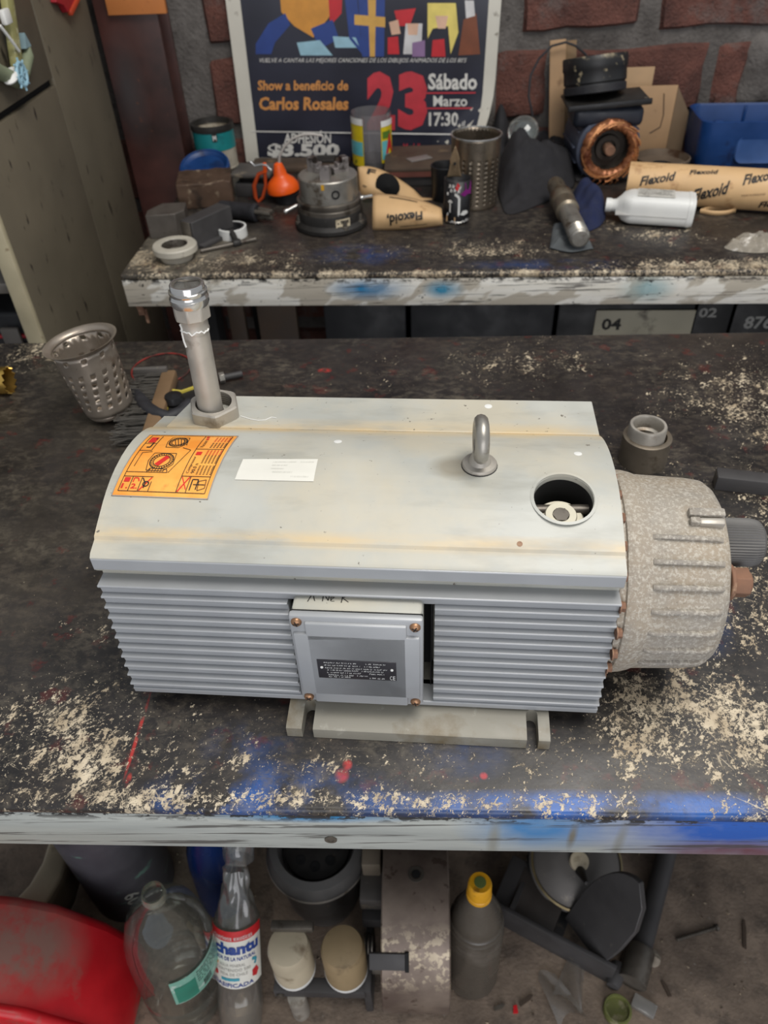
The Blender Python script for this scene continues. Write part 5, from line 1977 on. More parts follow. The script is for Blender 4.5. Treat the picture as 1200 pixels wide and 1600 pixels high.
G().lathe([(.016, 0), (.016, .006), (.007, .010), (.006, zb_ - .02)], 16, M=MATS[t.name].inverted() @ T(MATS[t.name].translation.x + .012, 1.972, TZ)).build('stand', K['black'], t)

# rusty dish, blue tray
P, r = stand(1036, 268, 82, TZ)
P.y = 1.885
t = thing('rusty_dish', 'round rusty dish with blue outside and a hole in its middle', 'dish', P)
r = .0615
G().lathe([(r * .93, 0), (r * .96, .004), (r, .026), (r - .003, .027), (r * .9, .012), (.024, .010), (.022, .006), (0, .006)], 48).build('dish_body', M('rusty_dish_inside', (112, 98, 84), .6, .3, .25, 14, [((80, 58, 42), 20, .54, .1)], .2), t)
G().lathe([(r * .94, .001), (r * .97, .004), (r * 1.004, .018)], 48, cap0=False, cap1=False).build('blue_outside', K['blue'], t)
G().lathe([(.023, .0105), (.0215, .0075), (0, .0075)], 32, cap0=False).build('centre_hole', K['void'], t)

bl_, br_ = put(1078, 262), put(1290, 282)
P = V(((bl_.x + br_.x) / 2, 1.925, TZ))
wl = br_.x - bl_.x
hb_ = aty(1110, 188, 1.87).z - TZ
t = thing('blue_tray', 'deep blue plastic bin with moulded recess at the right of the rear bench', 'bin', P, radians(-3))


def rrect(w_, d_, r_, n_=6):
    o_ = []
    for cx, cy, a0 in ((w_ / 2 - r_, d_ / 2 - r_, 0), (-w_ / 2 + r_, d_ / 2 - r_, pi / 2), (-w_ / 2 + r_, -d_ / 2 + r_, pi), (w_ / 2 - r_, -d_ / 2 + r_, 1.5 * pi)):
        for k in range(n_ + 1):
            a = a0 + pi / 2 * k / n_
            o_.append((cx + r_ * cos(a), cy + r_ * sin(a)))
    return o_


def loft(g, secs, capb=True, capt=False):
    n_ = len(secs[0][0])
    vs_ = [(x, y, z) for ring, z in secs for x, y in ring]
    fs_ = [(k * n_ + i, k * n_ + (i + 1) % n_, (k + 1) * n_ + (i + 1) % n_, (k + 1) * n_ + i) for k in range(len(secs) - 1) for i in range(n_)]
    if capb:
        fs_.append(tuple(range(n_))[::-1])
    if capt:
        fs_.append(tuple((len(secs) - 1) * n_ + i for i in range(n_)))
    return g.add(vs_, fs_)


dd = .165
loft(G(), [(rrect(wl * .93, dd * .88, .025), 0), (rrect(wl * .97, dd * .95, .028), .03), (rrect(wl, dd, .03), hb_), (rrect(wl - .008, dd - .008, .027), hb_ + .001), (rrect(wl - .016, dd - .016, .024), hb_ - .004), (rrect(wl * .90, dd * .84, .02), .008)], True, True).build('bin_shell', K['blue'], t)
g = G()
loft(g, [(rrect(wl * .62, hb_ * .56, .018), 0), (rrect(wl * .60, hb_ * .53, .016), .004), (rrect(wl * .58, hb_ * .50, .014), .003)], False, True)
g.build('recess_panel', M('dusty_blue_plastic', (52, 84, 138), .45, 0, .15, 14, [], .05), t, frame((wl * .12, -dd * .485, hb_ * .46), (0, -1, .12), (1, 0, 0)))
G().box((-wl * .36, -dd * .40, hb_ - .006), (.02, .012, .014), bev=.003).build('rim_clip', K['blue'], t)
G().box((wl * .0, dd * .43, hb_ * .8), (.006, .004, hb_ * .35), bev=.001).build('rib', K['blue'], t)

# ------------------------------------------------------------------ drawers and boxes under the rear bench, seen through the gap
yb_ = 1.47
STN = plain('stencil_white', (150, 150, 146), .6)


def crate(label, px0, px1, mat, plate=None, text=None, tcol=None, tb=None, y=yb_, cat='drawer', pm=None):
    a, b = aty(px0, 500, y), aty(px1, 500, y)
    t = thing('storage_drawer', label, cat, ((a.x + b.x) / 2, y, .0), BA)
    w_ = b.x - a.x - .004
    G().box((0, .20, .37), (w_, .40, .74), bev=.003).build('drawer_body', mat, t)
    G().box((0, -.004, .735), (w_ + .002, .008, .012), bev=.001).build('top_lip', mat, t)
    ti = t.matrix_world if False else (T(*t.location) @ RZ(BA)).inverted()
    par = t
    if plate:
        p, q_ = ti @ aty(plate[0], plate[1], y), ti @ aty(plate[2], plate[3], y)
        par = G().box(((p.x + q_.x) / 2, -.003, (p.z + q_.z) / 2), (q_.x - p.x, .005, abs(p.z - q_.z)), bev=.0008).build('number_plate', pm, t)
    if text:
        p, q_, u_ = ti @ aty(tb[0], tb[3], y), ti @ aty(tb[2], tb[3], y), ti @ aty(tb[0], tb[1], y)
        g = G()
        put_text(g, text, (0, 0, 1, 1), lambda c1, c2: V((p.x + (q_.x - p.x) * c1, -.0064 if plate else -.0012, p.z + (u_.z - p.z) * c2)), .03)
        # stencil bridges
        g.build('stencil_number', tcol, par)
    return t


dk = M('dark_blue_drawer', (13, 15, 20), .5, .1, .25, 10, [], .1)
dk2 = M('black_drawer', (15, 15, 16), .5, .1, .25, 10, [], .1)
crate('black drawer with 04 stencilled on a pale plate under the rear bench', 870, 1082, dk2, (932, 484, 1076, 522), '04', K['ink'], (938, 496, 968, 514), pm=M('dirty_cream_plate', (176, 170, 150), .6, 0, .1, 12, [((110, 104, 92), 16, .58, .12)], .05))
crate('black drawer with white 02 stencil beside the pale numbered plate', 1084, 1142, dk2, None, '02', STN, (1090, 481, 1118, 496))
crate('black drawer with white 876 stencil at the far right under the rear bench', 1144, 1262, dk2, None, '876', STN, (1160, 494, 1204, 514))
crate('dark blue drawer in the middle gap under the rear bench', 640, 866, dk)
crate('dark blue grey drawer left of the middle drawer under the rear bench', 505, 636, dk, y=1.50)
t = thing('wooden_plank', 'dark upright plank standing behind the steel pipe under the rear bench', 'plank', (aty(372, 500, 1.50).x, 1.50, 0))
G().box((0, 0, .38), (.035, .02, .76), bev=.002).build('plank_board', K['wood'], t)
t = thing('wooden_plank', 'wider dark upright plank next to the dark blue grey drawer', 'plank', (aty(435, 500, 1.52).x, 1.52, 0))
G().box((0, 0, .38), (.085, .02, .76), bev=.002).build('plank_board', K['wood'], t)

# ------------------------------------------------------------------ small things on the front bench
# flared perforated strainer
P, r = stand(162, 671, 80, TZ)
top = aty(123, 541, P.y)
hs = .105
P = V((P.x + .003, P.y, TZ + .005))
t = thing('perforated_strainer', 'stainless steel perforated strainer cup with flared rim at the left of the front bench', 'strainer', M=frame(P, (-.13, .02, 1)))
rb_, rt_ = r * .93, r * 1.13
nu, nv = 15, 8


def fst(u, v):
    a = pi * (u + .36 * v) / nu
    f = v / nv
    rr = rb_ + (rt_ - rb_) * f ** .8
    return V((rr * cos(a), rr * sin(a), .010 + (hs - .010) * f))


SS = M('stained_stainless', (172, 160, 146), .34, .7, .12, 14, [((122, 98, 78), 16, .56, .14)], .05, 60)
G().holed(fst, nu * 2, nv, lambda i, j: (.47, .25) if (1 <= j <= 6 and i % 2 == 0 and j != 6) or (j == 7 and i % 3 == 0) else None).build('perforated_wall', SS, t, solid=.0009)
G().lathe([(0, .0005), (rb_ - .010, .0005), (rb_ - .003, .003), (rb_ - .0005, .007), (rb_, .0102)], 48, cap0=False, cap1=False).build('base', SS, t, solid=.0009)
G().lathe([(rt_ - .0005, hs - .0005), (rt_ + .002, hs + .004), (rt_ + .008, hs + .0075), (rt_ + .0095, hs + .0075), (rt_ + .0090, hs + .0062)], 56, cap0=False, cap1=False).build('flared_rim', SS, t, solid=.0008)

# brass hole saw, lying, half out of the picture
A = at(24, 612, TZ) + V((0, .0, 0))
r = .020
A.z = TZ + r
B = A + V((-.07, -.004, 0))
t = thing('brass_hole_saw', 'small brass hole saw lying at the left edge of the front bench', 'hole saw', M=frame(A, B - A, (0, 0, 1)))
g = G()
n_ = 24
vs_ = []
for k, (rr, z) in enumerate(((r, 0), (r, .07), (r - .0015, .07), (r - .0015, 0))):
    for i in range(n_ * 2):
        a = pi * i / n_
        tooth = .004 * ((i % 4) / 3) if k in (0, 3) else 0
        vs_.append((rr * cos(a), rr * sin(a), z + tooth))
m_ = n_ * 2
fs_ = [(k * m_ + i, k * m_ + (i + 1) % m_, ((k + 1) % 4) * m_ + (i + 1) % m_, ((k + 1) % 4) * m_ + i) for k in range(4) for i in range(m_)]
g.add(vs_, fs_).build('saw_cup', K['brass'], t)
G().lathe([(r * 1.0, .055), (r * 1.03, .058), (r * 1.03, .066), (r, .069)], 32, cap0=False, cap1=False).build('collar', K['brass'], t)
G().lathe([(r - .002, .066), (0, .066)], 24, cap0=False).build('back_plate', K['steel_dark'], t)

# red rubber ring
c_ = at(253, 577, TZ)
rr = S(46, c_)
o = G().tube([(rr * cos(a), rr * 1.02 * sin(a), .0012) for a in (2 * pi * i / 64 for i in range(64))], .0014, 8, closed=True).build('rubber_ring', M('dull_red_rubber', (128, 36, 28), .6, 0, .3, 30, [((60, 30, 24), 30, .52, .1)], .1), M=T(c_.x, c_.y, TZ))
tag(o, 'thin dull red rubber ring lying flat behind the wire brush', 'ring')
# bolt behind the pipe
A, B = at(344, 598, TZ), at(364, 594, TZ)
A.z = B.z = TZ + .0075
t = thing('small_bolt', 'small grey bolt lying behind the upright steel pipe', 'bolt', M=frame(A, B - A))
G().prism([(x * .0085, y * .0085) for x, y in HEX], 0, .008).build('head', K['steel'], t, bev=.0006)
G().lathe([(.005, .008), (.005, .034), (.004, .035), (0, .035)], 16, cap0=False).build('shank', K['dark_iron'], t)

# wire brush
A, B = at(212, 700, TZ), at(246, 598, TZ)
A.z = B.z = TZ
d_ = B - A
t = thing('hand_brush', 'worn grey bristle brush with wooden back lying behind the pump', 'brush', M=frame(A, (0, 0, 1), d_))
l = d_.length
G().box((l / 2, -.022, .012), (l, .022, .020), bev=.004).build('brush_back', M('dirty_brush_wood', (112, 88, 62), .7, 0, .2, 20, [], .2), t)
g = G()
rr_ = random.Random(9)
for i in range(520):
    x = rr_.uniform(.002, l - .002)
    z = rr_.uniform(.004, .022)
    e = V((x + rr_.uniform(-.006, .006), .026 + rr_.uniform(-.004, .006), max(.001, z * .8 + rr_.uniform(-.004, .008))))
    g.tube([(x, -.012, z), (x + (e.x - x) * .3, .008, z), e], .0006, 3)
bs = g.build('bristles', M('grey_bristle', (64, 60, 54), .7, 0, .3, 60, [], 0), t)
bs['kind'] = 'stuff'
G().box((l - .004, .004, .014), (.008, .050, .030), bev=.002).build('end_ferrule', K['grey_iron'], t)

# black hose loop and black plate with yellow edge
pts = [at(px, py, TZ) + V((0, 0, zz)) for px, py, zz in ((216, 626, .012), (224, 640, .016), (236, 655, .018), (250, 664, .018), (268, 668, .016), (286, 660, .016), (300, 645, .014))]
o = G().tube(pts, .0095, 14).build('rubber_hose', K['rubber'])
tag(o, 'short thick black rubber hose curving behind the left end of the pump', 'hose')
# smooth it
A = at(257, 640, TZ)
t = thing('moulded_handle', 'black plastic tool handle with yellow edge lying behind the pump', 'tool', (A.x, A.y, TZ))
po = [at(px, py, TZ + .012) - A for px, py in ((259, 640), (258, 618), (268, 611), (284, 613), (304, 606), (318, 612), (318, 640))]
g = G().prism([(p.x, p.y) for p in po], .0, .012)
g.build('handle_body', K['black'], t, bev=.003)
g = G().tube([V((p.x, p.y, .012)) for p in po[:6]], .0035, 8)
g.build('yellow_edge', M('dirty_yellow_plastic', (176, 160, 60), .5, 0, .15, 30, [], .05), t)
G().lathe([(.013, .012), (.015, .016), (.012, .024), (0, .026)], 20, M=T(*(at(276, 640, TZ) - A).xy, 0)).build('knob', K['black'], t)

# socket and ring at the right
P, r = stand(1011, 742, 74, TZ)
hs_ = .038
t = thing('pipe_socket', 'dark steel pipe socket standing on the front bench behind the pump end cover', 'socket', (P.x, P.y, TZ))
G().lathe([(r * .98, 0), (r, .002), (r, hs_), (r - .002, hs_ + .001), (r * .80, hs_ + .001), (r * .79, .002), (r * .98, 0)], 44, cap0=False, cap1=False).build('socket_wall', K['socket'], t)
hp_ = at(1009, 672, TZ + .062)
t = thing('pipe_ring', 'bright steel ring standing inside the dark pipe socket', 'ring', (P.x - .002, P.y, TZ + .001))
r2 = r * .77
zt = aty(1010, 648, P.y + r2).z - TZ
G().lathe([(r2 * .985, 0), (r2 * .985, .012), (r2, .014), (r2, zt - .002), (r2 - .001, zt), (r2 - .004, zt), (r2 - .005, zt - .002), (r2 - .005, zt - .016), (r2 * .62, zt - .018), (r2 * .60, zt - .03), (r2 * .60, 0), (r2 * .985, 0)], 44, cap0=False, cap1=False).build('ring_wall', K['steel_matte'], t)

# square bar
A, B = at(1118, 766, TZ), at(1290, 786, TZ)
wd = .020
t = thing('square_bar', 'dark square steel bar lying at the right edge of the front bench', 'bar', M=frame((A.x, A.y + wd / 2, TZ), (0, 0, 1), B - A))
G().box(((B - A).length / 2, 0, wd / 2), ((B - A).length, wd, wd), bev=.0012).build('bar_body', K['dark_iron'], t)
G().box((.0, 0, wd / 2), (.0006, wd - .004, wd - .004), bev=.0002).build('sawn_end', K['steel_dark'], t)

# ------------------------------------------------------------------ on the floor under the front bench
# red jerry can
n = N('dusty_red_plastic')
c = n.mix(n.rng(n.noise(8, 5), .35, .65), lin((176, 14, 26)), lin((214, 30, 40)))
c = n.mix(n.math('MULTIPLY', n.blob((.0, .04, .25), (.13, .085, .12), .45, n.map(loc=(0, 0, 0))), n.rng(n.noise(30, 6, .7), .30, .55, .35, 1)), c, lin((142, 104, 94)))
c = n.mix(n.rng(n.noise(14, 6, .7), .58, .70, 0, .7), c, lin((150, 92, 84)))
n.bump(n.noise(50, 5), .15, .001)
RED = n.out(c, .4)
t = thing('jerry_can', 'red plastic jerry can with dusty shoulder at the lower left corner', 'jerry can', (-.60, .36, 0))
po = [(-.17, 0), (.125, 0), (.142, .03), (.140, .09), (.105, .165), (.045, .236), (-.01, .264), (-.04, .270), (-.17, .270)]
g = G()
g.prism(po, -.105, .105, RX(pi / 2))
cb_ = g.build('can_body', RED, t, bev=.022)
cb_.modifiers['b'].segments = 4
for yy in (-.045,):
    pts = [V((x, yy, z)) for x, z in ((-.16, .268), (-.04, .268), (-.01, .262), (.045, .234), (.104, .165), (.138, .09), (.140, .03))]
    pp = []
    for a, b in zip(pts, pts[1:]):
        pp += [a.lerp(b, k / 5) for k in range(5)]
    G().tube(pp + [pts[-1]], .0095, 10).build('moulded_rib', RED, t)
G().tube([V((-.168, .0, .27)), V((-.15, .0, .30)), V((-.11, .0, .312)), V((-.07, .0, .300)), V((-.05, .0, .262))], .014, 12).build('handle', RED, t)


# 3 litre bottle
def pet(prof, seg=48):
    return G().lathe(prof, seg, cap0=False, cap1=False)


P = at(296, 1556, 0)
top = aty(241, 1396, P.y + .01)
H_ = .40
t = thing('clear_bottle', 'big empty clear plastic bottle without cap and with a green label', 'bottle', M=frame((P.x, P.y, .001), V((.075, .02, 1))))
R_ = .064
PET = clear('clear_pet', (.84, .89, .86), .04, .04)
prof = [(.02, .004), (.045, .0), (.056, .006), (.061, .03), (R_ - .001, .05), (R_ - .004, .056), (R_, .062), (R_, .105), (R_ - .003, .11), (R_, .116), (R_, .22), (R_ - .002, .26), (.052, .31), (.034, .345), (.019, .37), (.0145, .382), (.0145, H_), (.0125, H_)]
pet(prof).build('bottle_wall', PET, t)
g = G().lathe([(.0165, H_ - .016), (.0165, H_ - .013), (.0148, H_ - .012), (.0155, H_ - .009), (.0155, H_ - .006), (.0148, H_ - .005), (.0150, H_), (.0125, H_)], 32, cap0=False, cap1=False)
g.build('neck_thread', clear('yellowish_pet', (.78, .78, .62), .25, .1), t)
lf = lambda a0, a1, z0, z1, o: (lambda u, v: V(((R_ + o) * sin(radians(a0 + (a1 - a0) * u)), -(R_ + o) * cos(radians(a0 + (a1 - a0) * u)), z0 + (z1 - z0) * v)))
GL = M('teal_green_label', (122, 176, 158), .4, 0, .12, 30, [((186, 206, 196), 40, .58, .06)], 0)
lab = G().grid(lf(14, 98, .168, .252, .0008), 14, 3).build('bottle_label', GL, t)
G().grid(lf(18, 46, .172, .230, .0013), 6, 2).build('green_block', M('deep_teal_print', (44, 128, 108), .4, 0, .1, 30, [], 0), lab)
g = G()
fm2 = lf(14, 98, .168, .252, .0014)
for b in (.86, .76, .66, .56, .46):
    x = .42
    while x < .95:
        put_line(g, (x, b), (x + .015, b + .03), .02, fm2, 1.2)
        x += R3.choice((.025, .03, .05))
for i in range(14):
    put_line(g, (.50 + .012 * i, .10), (.50 + .012 * i, .34), R3.choice((.005, .009)), fm2, 1.2)
g.build('label_print', K['ink'], lab)

# crushed water bottle with the white label
P = at(383, 1590, 0) + V((0, -.02, 0))
t = thing('water_bottle', 'crushed clear water bottle with white and red label standing upright', 'bottle', M=frame((P.x, P.y, .012), V((.02, .55, 1))))
Rw = .036
g = G()


def crush(u, v):
    a = 2 * pi * u
    z = .30 * v
    pr = [(0, .030), (.03, .034), (.06, .036), (.10, .0345), (.12, .036), (.21, .0355), (.225, .030), (.26, .022), (.30, .018)]
    for (z0, r0), (z1, r1) in zip(pr, pr[1:]):
        if z0 <= z <= z1:
            rr = r0 + (r1 - r0) * (z - z0) / (z1 - z0)
            break
    if z < .045:
        rr *= 1 - .16 * (1 - z / .045) * (.5 - .5 * cos(5 * a))
    k = max(0, (z - .20) / .10)
    rr *= 1 + .55 * k * noise.noise(V((cos(a) * 2, sin(a) * 2, z * 30)))
    return (rr * cos(a), rr * sin(a) * (1 - .35 * k), z)


g.grid(crush, 60, 44, closeu=True)
g.build('bottle_wall', clear('clear_crushed_pet', (.82, .82, .78), .14, .08), t, sharp=60)
g = G().grid(lambda u, v: tuple(.93 * c_ if i < 2 else c_ * .98 + .002 for i, c_ in enumerate(crush(u, v * .25))), 40, 14, closeu=True)
g.build('brown_dregs', clear('brown_dregs', (.45, .34, .22), .35, .1), t)
wl_ = lambda a0, a1, z0, z1, o: (lambda u, v: V(((Rw + o) * sin(radians(a0 + (a1 - a0) * u)), -(Rw + o) * cos(radians(a0 + (a1 - a0) * u)), z0 + (z1 - z0) * v)))
lab = G().grid(wl_(-80, 80, .115, .218, .0012), 20, 6).build('bottle_label', K['white_label'], t)
G().grid(wl_(-80, 80, .2005, .2185, .0016), 20, 2).build('red_band', plain('label_red', (200, 40, 44), .4), lab)
wf = wl_(-62, 62, .115, .218, .0019)
LB = plain('label_blue', (40, 68, 140), .4)
g = G()
put_text(g, 'achantu', (-.04, .60, 1.04, .80), wf, .05, 0, 6)
g.build('blue_lettering', LB, lab)
g = G()
put_text(g, 'SABOR DE LA NATURAL', (.06, .50, .96, .565), wf, .02, 0, 4)
g.build('blue_lettering', LB, lab)
g = G()
put_text(g, 'GASIFICADA', (.06, .03, .90, .10), wf, .02, 0, 4)
g.build('blue_lettering', LB, lab)
g = G()
put_text(g, 'cautrions exoticas', (.1, .855, .9, .93), wl_(-62, 62, .115, .218, .0021), 0, 0, 4)
g.build('white_lettering', K['ink_white'], lab)
g = G()
put_text(g, 'AGUA MINERAL', (.22, .39, .74, .44), wf, 0, 0, 3)
put_text(g, 'CONTENIDO 500', (.14, .31, .84, .36), wf, 0, 0, 3)
put_text(g, 'VIDA DE CHILE', (.22, .23, .78, .28), wf, 0, 0, 3)
g.build('grey_lettering', K['ink_grey'], lab)
g = G()
put_disc(g, (.12, .22), .05, wf, 1, 6)
put_disc(g, (.95, .20), .09, wf, 1, 5)
put_disc(g, (.92, .88), .05, wl_(-62, 62, .115, .218, .0021), 1, 8)
g.build('red_mark', REDL, lab)
g = G()
put_path(g, [(.04, .40), (.10, .45), (.18, .40)], .05, wf)
g.build('orange_mark', plain('label_orange', (230, 150, 50), .4), lab)
g = G()
put_path(g, [(.88, .45), (.98, .42), (.94, .34)], .05, wf)
put_line(g, (.25, .16), (.62, .17), .05, wf, 1, 4)
g.build('blue_mark', plain('label_teal', (60, 150, 170), .4), lab)
# loose clear film over its neck
g = G()
q0 = at(398, 1440, .30)
g.grid(lambda u, v: (lambda a, z: V((.024 * (1 + .5 * noise.noise(V((cos(a) * 2, z * 22, 7)))) * cos(a), .022 * (1 + .5 * noise.noise(V((sin(a) * 2, z * 22, 1)))) * sin(a), z)))(2 * pi * u, .13 * v), 40, 26, closeu=True)
o = g.build('clear_film', clear('crinkled_film', (.78, .78, .76), .16, .05), M=frame((P.x + .008, P.y + .162, .268), (.05, .75, 1)), sharp=60)
tag(o, 'crinkled clear plastic film bunched over the crushed water bottle', 'film')

# blue bottle behind
P = at(352, 1462, 0) + V((0, .06, 0))
t = thing('blue_bottle', 'dark blue plastic bottle with pale blue neck under the front bench', 'bottle', M=frame((P.x - .012, P.y + .005, .002), V((.06, .0, 1))))
BL = M('dark_blue_bottle', (18, 42, 92), .2, 0, .15, 10, [], .03)
G().lathe([(.030, 0), (.040, .004), (.043, .03), (.044, .16), (.042, .20), (.034, .24), (.024, .27)], 36).build('bottle_body', BL, t)
G().lathe([(.0245, .265), (.022, .275), (.016, .285), (.016, .318), (.014, .322), (0, .323)], 28, cap0=False).build('neck', M('pale_blue_plastic', (104, 160, 190), .35, 0, .12, 20, [], .03), t)

# grey gas cylinder
P = at(205, 1440, 0) + V((0, .07, 0))
t = thing('gas_cylinder', 'scraped dark grey steel cylinder standing behind the big clear bottle', 'cylinder', (P.x - .012, P.y, 0))
n = N('scraped_grey_paint')
c = n.mix(n.rng(n.noise(8, 5), .35, .65), lin((64, 62, 68)), lin((92, 90, 96)))
c = n.mix(n.rng(n.noise(1, 5, .6, n.map(sc=(14, 14, 40))), .62, .66), c, lin((104, 132, 122)))
GC = n.out(c, .5)
rc = .074
G().lathe([(rc - .006, 0), (rc, .008), (rc, .47), (rc - .012, .52), (rc - .05, .56), (.02, .57), (.02, .60), (0, .60)], 56).build('cylinder_body', GC, t)
g = G()
nf = lambda a, b: V(((rc + .001) * sin(radians(20 + 20 * a)), -(rc + .001) * cos(radians(20 + 20 * a)), .05 + .06 * b))
put_text(g, '609', (0, 0, 1, 1), nf, .02, 0, 4, True)
g.build('stamped_number', K['ink_grey'], t)

# cream curved guard
t = thing('cream_guard', 'curved cream plastic guard lying under the left of the front bench', 'guard', at(20, 1400, .12))
o0 = at(20, 1400, .12)
cp = [at(px, py, .16) for px, py in ((-20, 1440), (40, 1425), (68, 1395), (88, 1360), (100, 1320), (102, 1270))]
g = G()
m_ = len(cp) - 1


def strip(u, v):
    x = u * m_
    i = min(int(x), m_ - 1)
    f = x - i
    p = cp[i].lerp(cp[i + 1], f)
    return p + V((-.028 * v, .012 * v, .03 * sin(pi * v * .5))) - o0 + V((0, 0, -.03))


g.grid(strip, 30, 6)
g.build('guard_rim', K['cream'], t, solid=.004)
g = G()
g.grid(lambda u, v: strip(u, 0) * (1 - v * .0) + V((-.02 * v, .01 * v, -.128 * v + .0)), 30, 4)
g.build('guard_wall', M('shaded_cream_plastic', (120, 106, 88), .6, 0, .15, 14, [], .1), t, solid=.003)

# grey drum of a motor
P = V((-.170, .575, 0))
t = thing('motor_drum', 'dusty grey motor drum with dark open top under the front bench', 'drum', (P.x, P.y, 0))
hd_ = .215
DR = M('dusty_grey_drum', (92, 90, 88), .5, .25, .15, 12, [((140, 130, 112), 40, .64, .06)], .2)
Q = .88
G().lathe([(r_ * Q, z) for r_, z in [(.058, 0), (.066, .012), (.076, .05), (.080, .10), (.082, .14), (.084, hd_ - .055), (.094, hd_ - .040), (.097, hd_ - .034), (.097, hd_ - .026), (.094, hd_ - .02), (.088, hd_ - .004), (.074, hd_), (.070, hd_ - .006), (.066, hd_ - .03), (0, hd_ - .03)]], 64).build('drum_body', DR, t)
G().lathe([(.0975 * Q, hd_ - .034), (.0985 * Q, hd_ - .030), (.0975 * Q, hd_ - .026)], 64, cap0=False, cap1=False).build('worn_rim', K['steel_matte'], t)
fi = G().lathe([(.054, 0), (.054, .012), (.044, .014), (.022, .016), (0, .016)], 40).build('fan_plate', K['black_dirty'], t, T(0, 0, hd_ - .030))
hp0 = None
for i in range(8):
    m = RZ(2 * pi * i / 8) @ T(.034, 0, .0150)
    if hp0 is None:
        hp0 = G().lathe([(.0085, -.001), (.0085, .0012), (.006, .0014), (0, .0002)], 16).build('vent_hole', K['void'], fi, m)
    else:
        share(hp0, fi, m)

# two cream rollers on a bracket
P = at(500, 1530, .10)
t = thing('roller_bracket', 'steel bracket holding two cream rollers on a pipe beside the drum', 'bracket', (P.x, P.y, 0))
zb = .10
G().box((0, -.008, zb - .012), (.145, .022, .024), bev=.002).build('lower_bar', K['dark_iron'], t)
G().box((-.035, .035, zb + .118), (.065, .014, .014), bev=.003).build('upper_bar', K['steel_dark'], t)
for x, r_, mt in ((-.040, .0325, M('pale_cream_roller', (184, 172, 148), .55, 0, .12, 14, [((120, 104, 82), 20, .58, .14)], .1)), (.042, .0335, M('tan_roller', (150, 130, 98), .55, 0, .12, 14, [((106, 90, 66), 20, .58, .14)], .1))):
    ro_ = G().lathe([(r_ * .55, zb + .002), (r_, zb + .010), (r_ * 1.02, zb + .018), (r_, zb + .021), (r_, zb + .096), (r_ * .9, zb + .108), (r_ * .5, zb + .112), (0, zb + .112)], 40, M=T(x, .012, 0)).build('roller', mt, t)
    G().lathe([(r_ * .56, zb + .0015), (r_ * 1.005, zb + .0095), (r_ * 1.03, zb + .017), (r_ * 1.01, zb + .020)], 40, M=T(x, .012, 0), cap0=False, cap1=False).build('white_end', K['white'], ro_)
G().lathe([(.0145, 0), (.0145, zb - .024), (0, zb - .024)], 24, M=T(-.038, -.018, 0)).build('pipe_post', K['steel_matte'], t)
G().lathe([(.0145, 0), (.0145, zb - .024), (0, zb - .024)], 24, M=T(.040, .03, 0)).build('pipe_post', K['dark_iron'], t)
G().lathe([(.008, -.012), (.008, 0)], 16, M=T(.040, -.008, zb - .024)).build('nut', K['steel_dark'], t)
G().lathe([(.006, 0), (.006, .003), (.004, .004), (0, .004)], 12, M=frame((-.062, -.0195, zb - .012), (0, -1, 0))).build('bolt_head', K['steel_dark'], t)

# steel wheel on edge
P = V((-.006, .492, .132))
n = N('rusty_wheel_steel')
c = n.mix(n.rng(n.noise(14, 5), .35, .65), lin((104, 90, 82)), lin((138, 124, 112)))
c = n.mix(n.math('MULTIPLY', n.rng(n.noise(70, 5, .7), .50, .56), n.blob((0, -.096, .090), (9, .055, .055), .4)), c, lin((176, 162, 140)))
c = n.mix(n.rng(n.noise(50, 4), .62, .66, 0, .6), c, lin((70, 52, 44)))
WS = n.out(c, n.rng(n.noise(20, 3), .3, .7, .38, .6), .45)
t = thing('steel_flywheel', 'broad rusty steel flywheel standing on edge beside the yellow capped bottle', 'wheel', P)
wm_ = frame((0, 0, 0), (1, 0, 0))
rw, hw = .132, .051
wb_ = G().lathe([(.04, -hw), (rw - .002, -hw), (rw, -hw + .002), (rw, hw - .002), (rw - .002, hw), (.04, hw), (.04, -hw)], 80, M=wm_, cap0=False, cap1=False).build('wheel_rim', WS, t)
wn = (V((-.006, 0, 0)), 0)
d = aty(648, 1366, .48)
sa = math.asin(max(-1, min(1, (at(648, 1366, .2).z - P.z) / rw)))


def wheel_at(px, py):
    o_, dd_ = EYE - P, ray(px, py)
    a_ = dd_.y ** 2 + dd_.z ** 2
    b_ = 2 * (o_.y * dd_.y + o_.z * dd_.z)
    c__ = o_.y ** 2 + o_.z ** 2 - rw * rw
    return o_ + dd_ * ((-b_ - sqrt(max(0, b_ * b_ - 4 * a_ * c__))) / (2 * a_))


q = wheel_at(650, 1366)
qn = V((0, q.y, q.z)).normalized()
G().lathe([(.0125, -.001), (.0125, .0006), (.0080, .0008), (.0065, -.004), (0, -.005)], 24, M=frame(q, qn)).build('threaded_hole', K['steel_dark'], t)
G().lathe([(.0068, .0010), (0, .0011)], 20, M=frame(q, qn)).build('hole_dark', K['void'], t)
q = wheel_at(608, 1502)
qn = V((0, q.y, q.z)).normalized()
G().box((0, 0, 0), (.058, .024, .006), M=frame(q, qn), bev=.001).build('slot_key', K['dark_iron'], t)
G().box((.026, 0, .0008), (.006, .028, .006), M=frame(q, qn), bev=.0005).build('slot_end', K['void'], t)
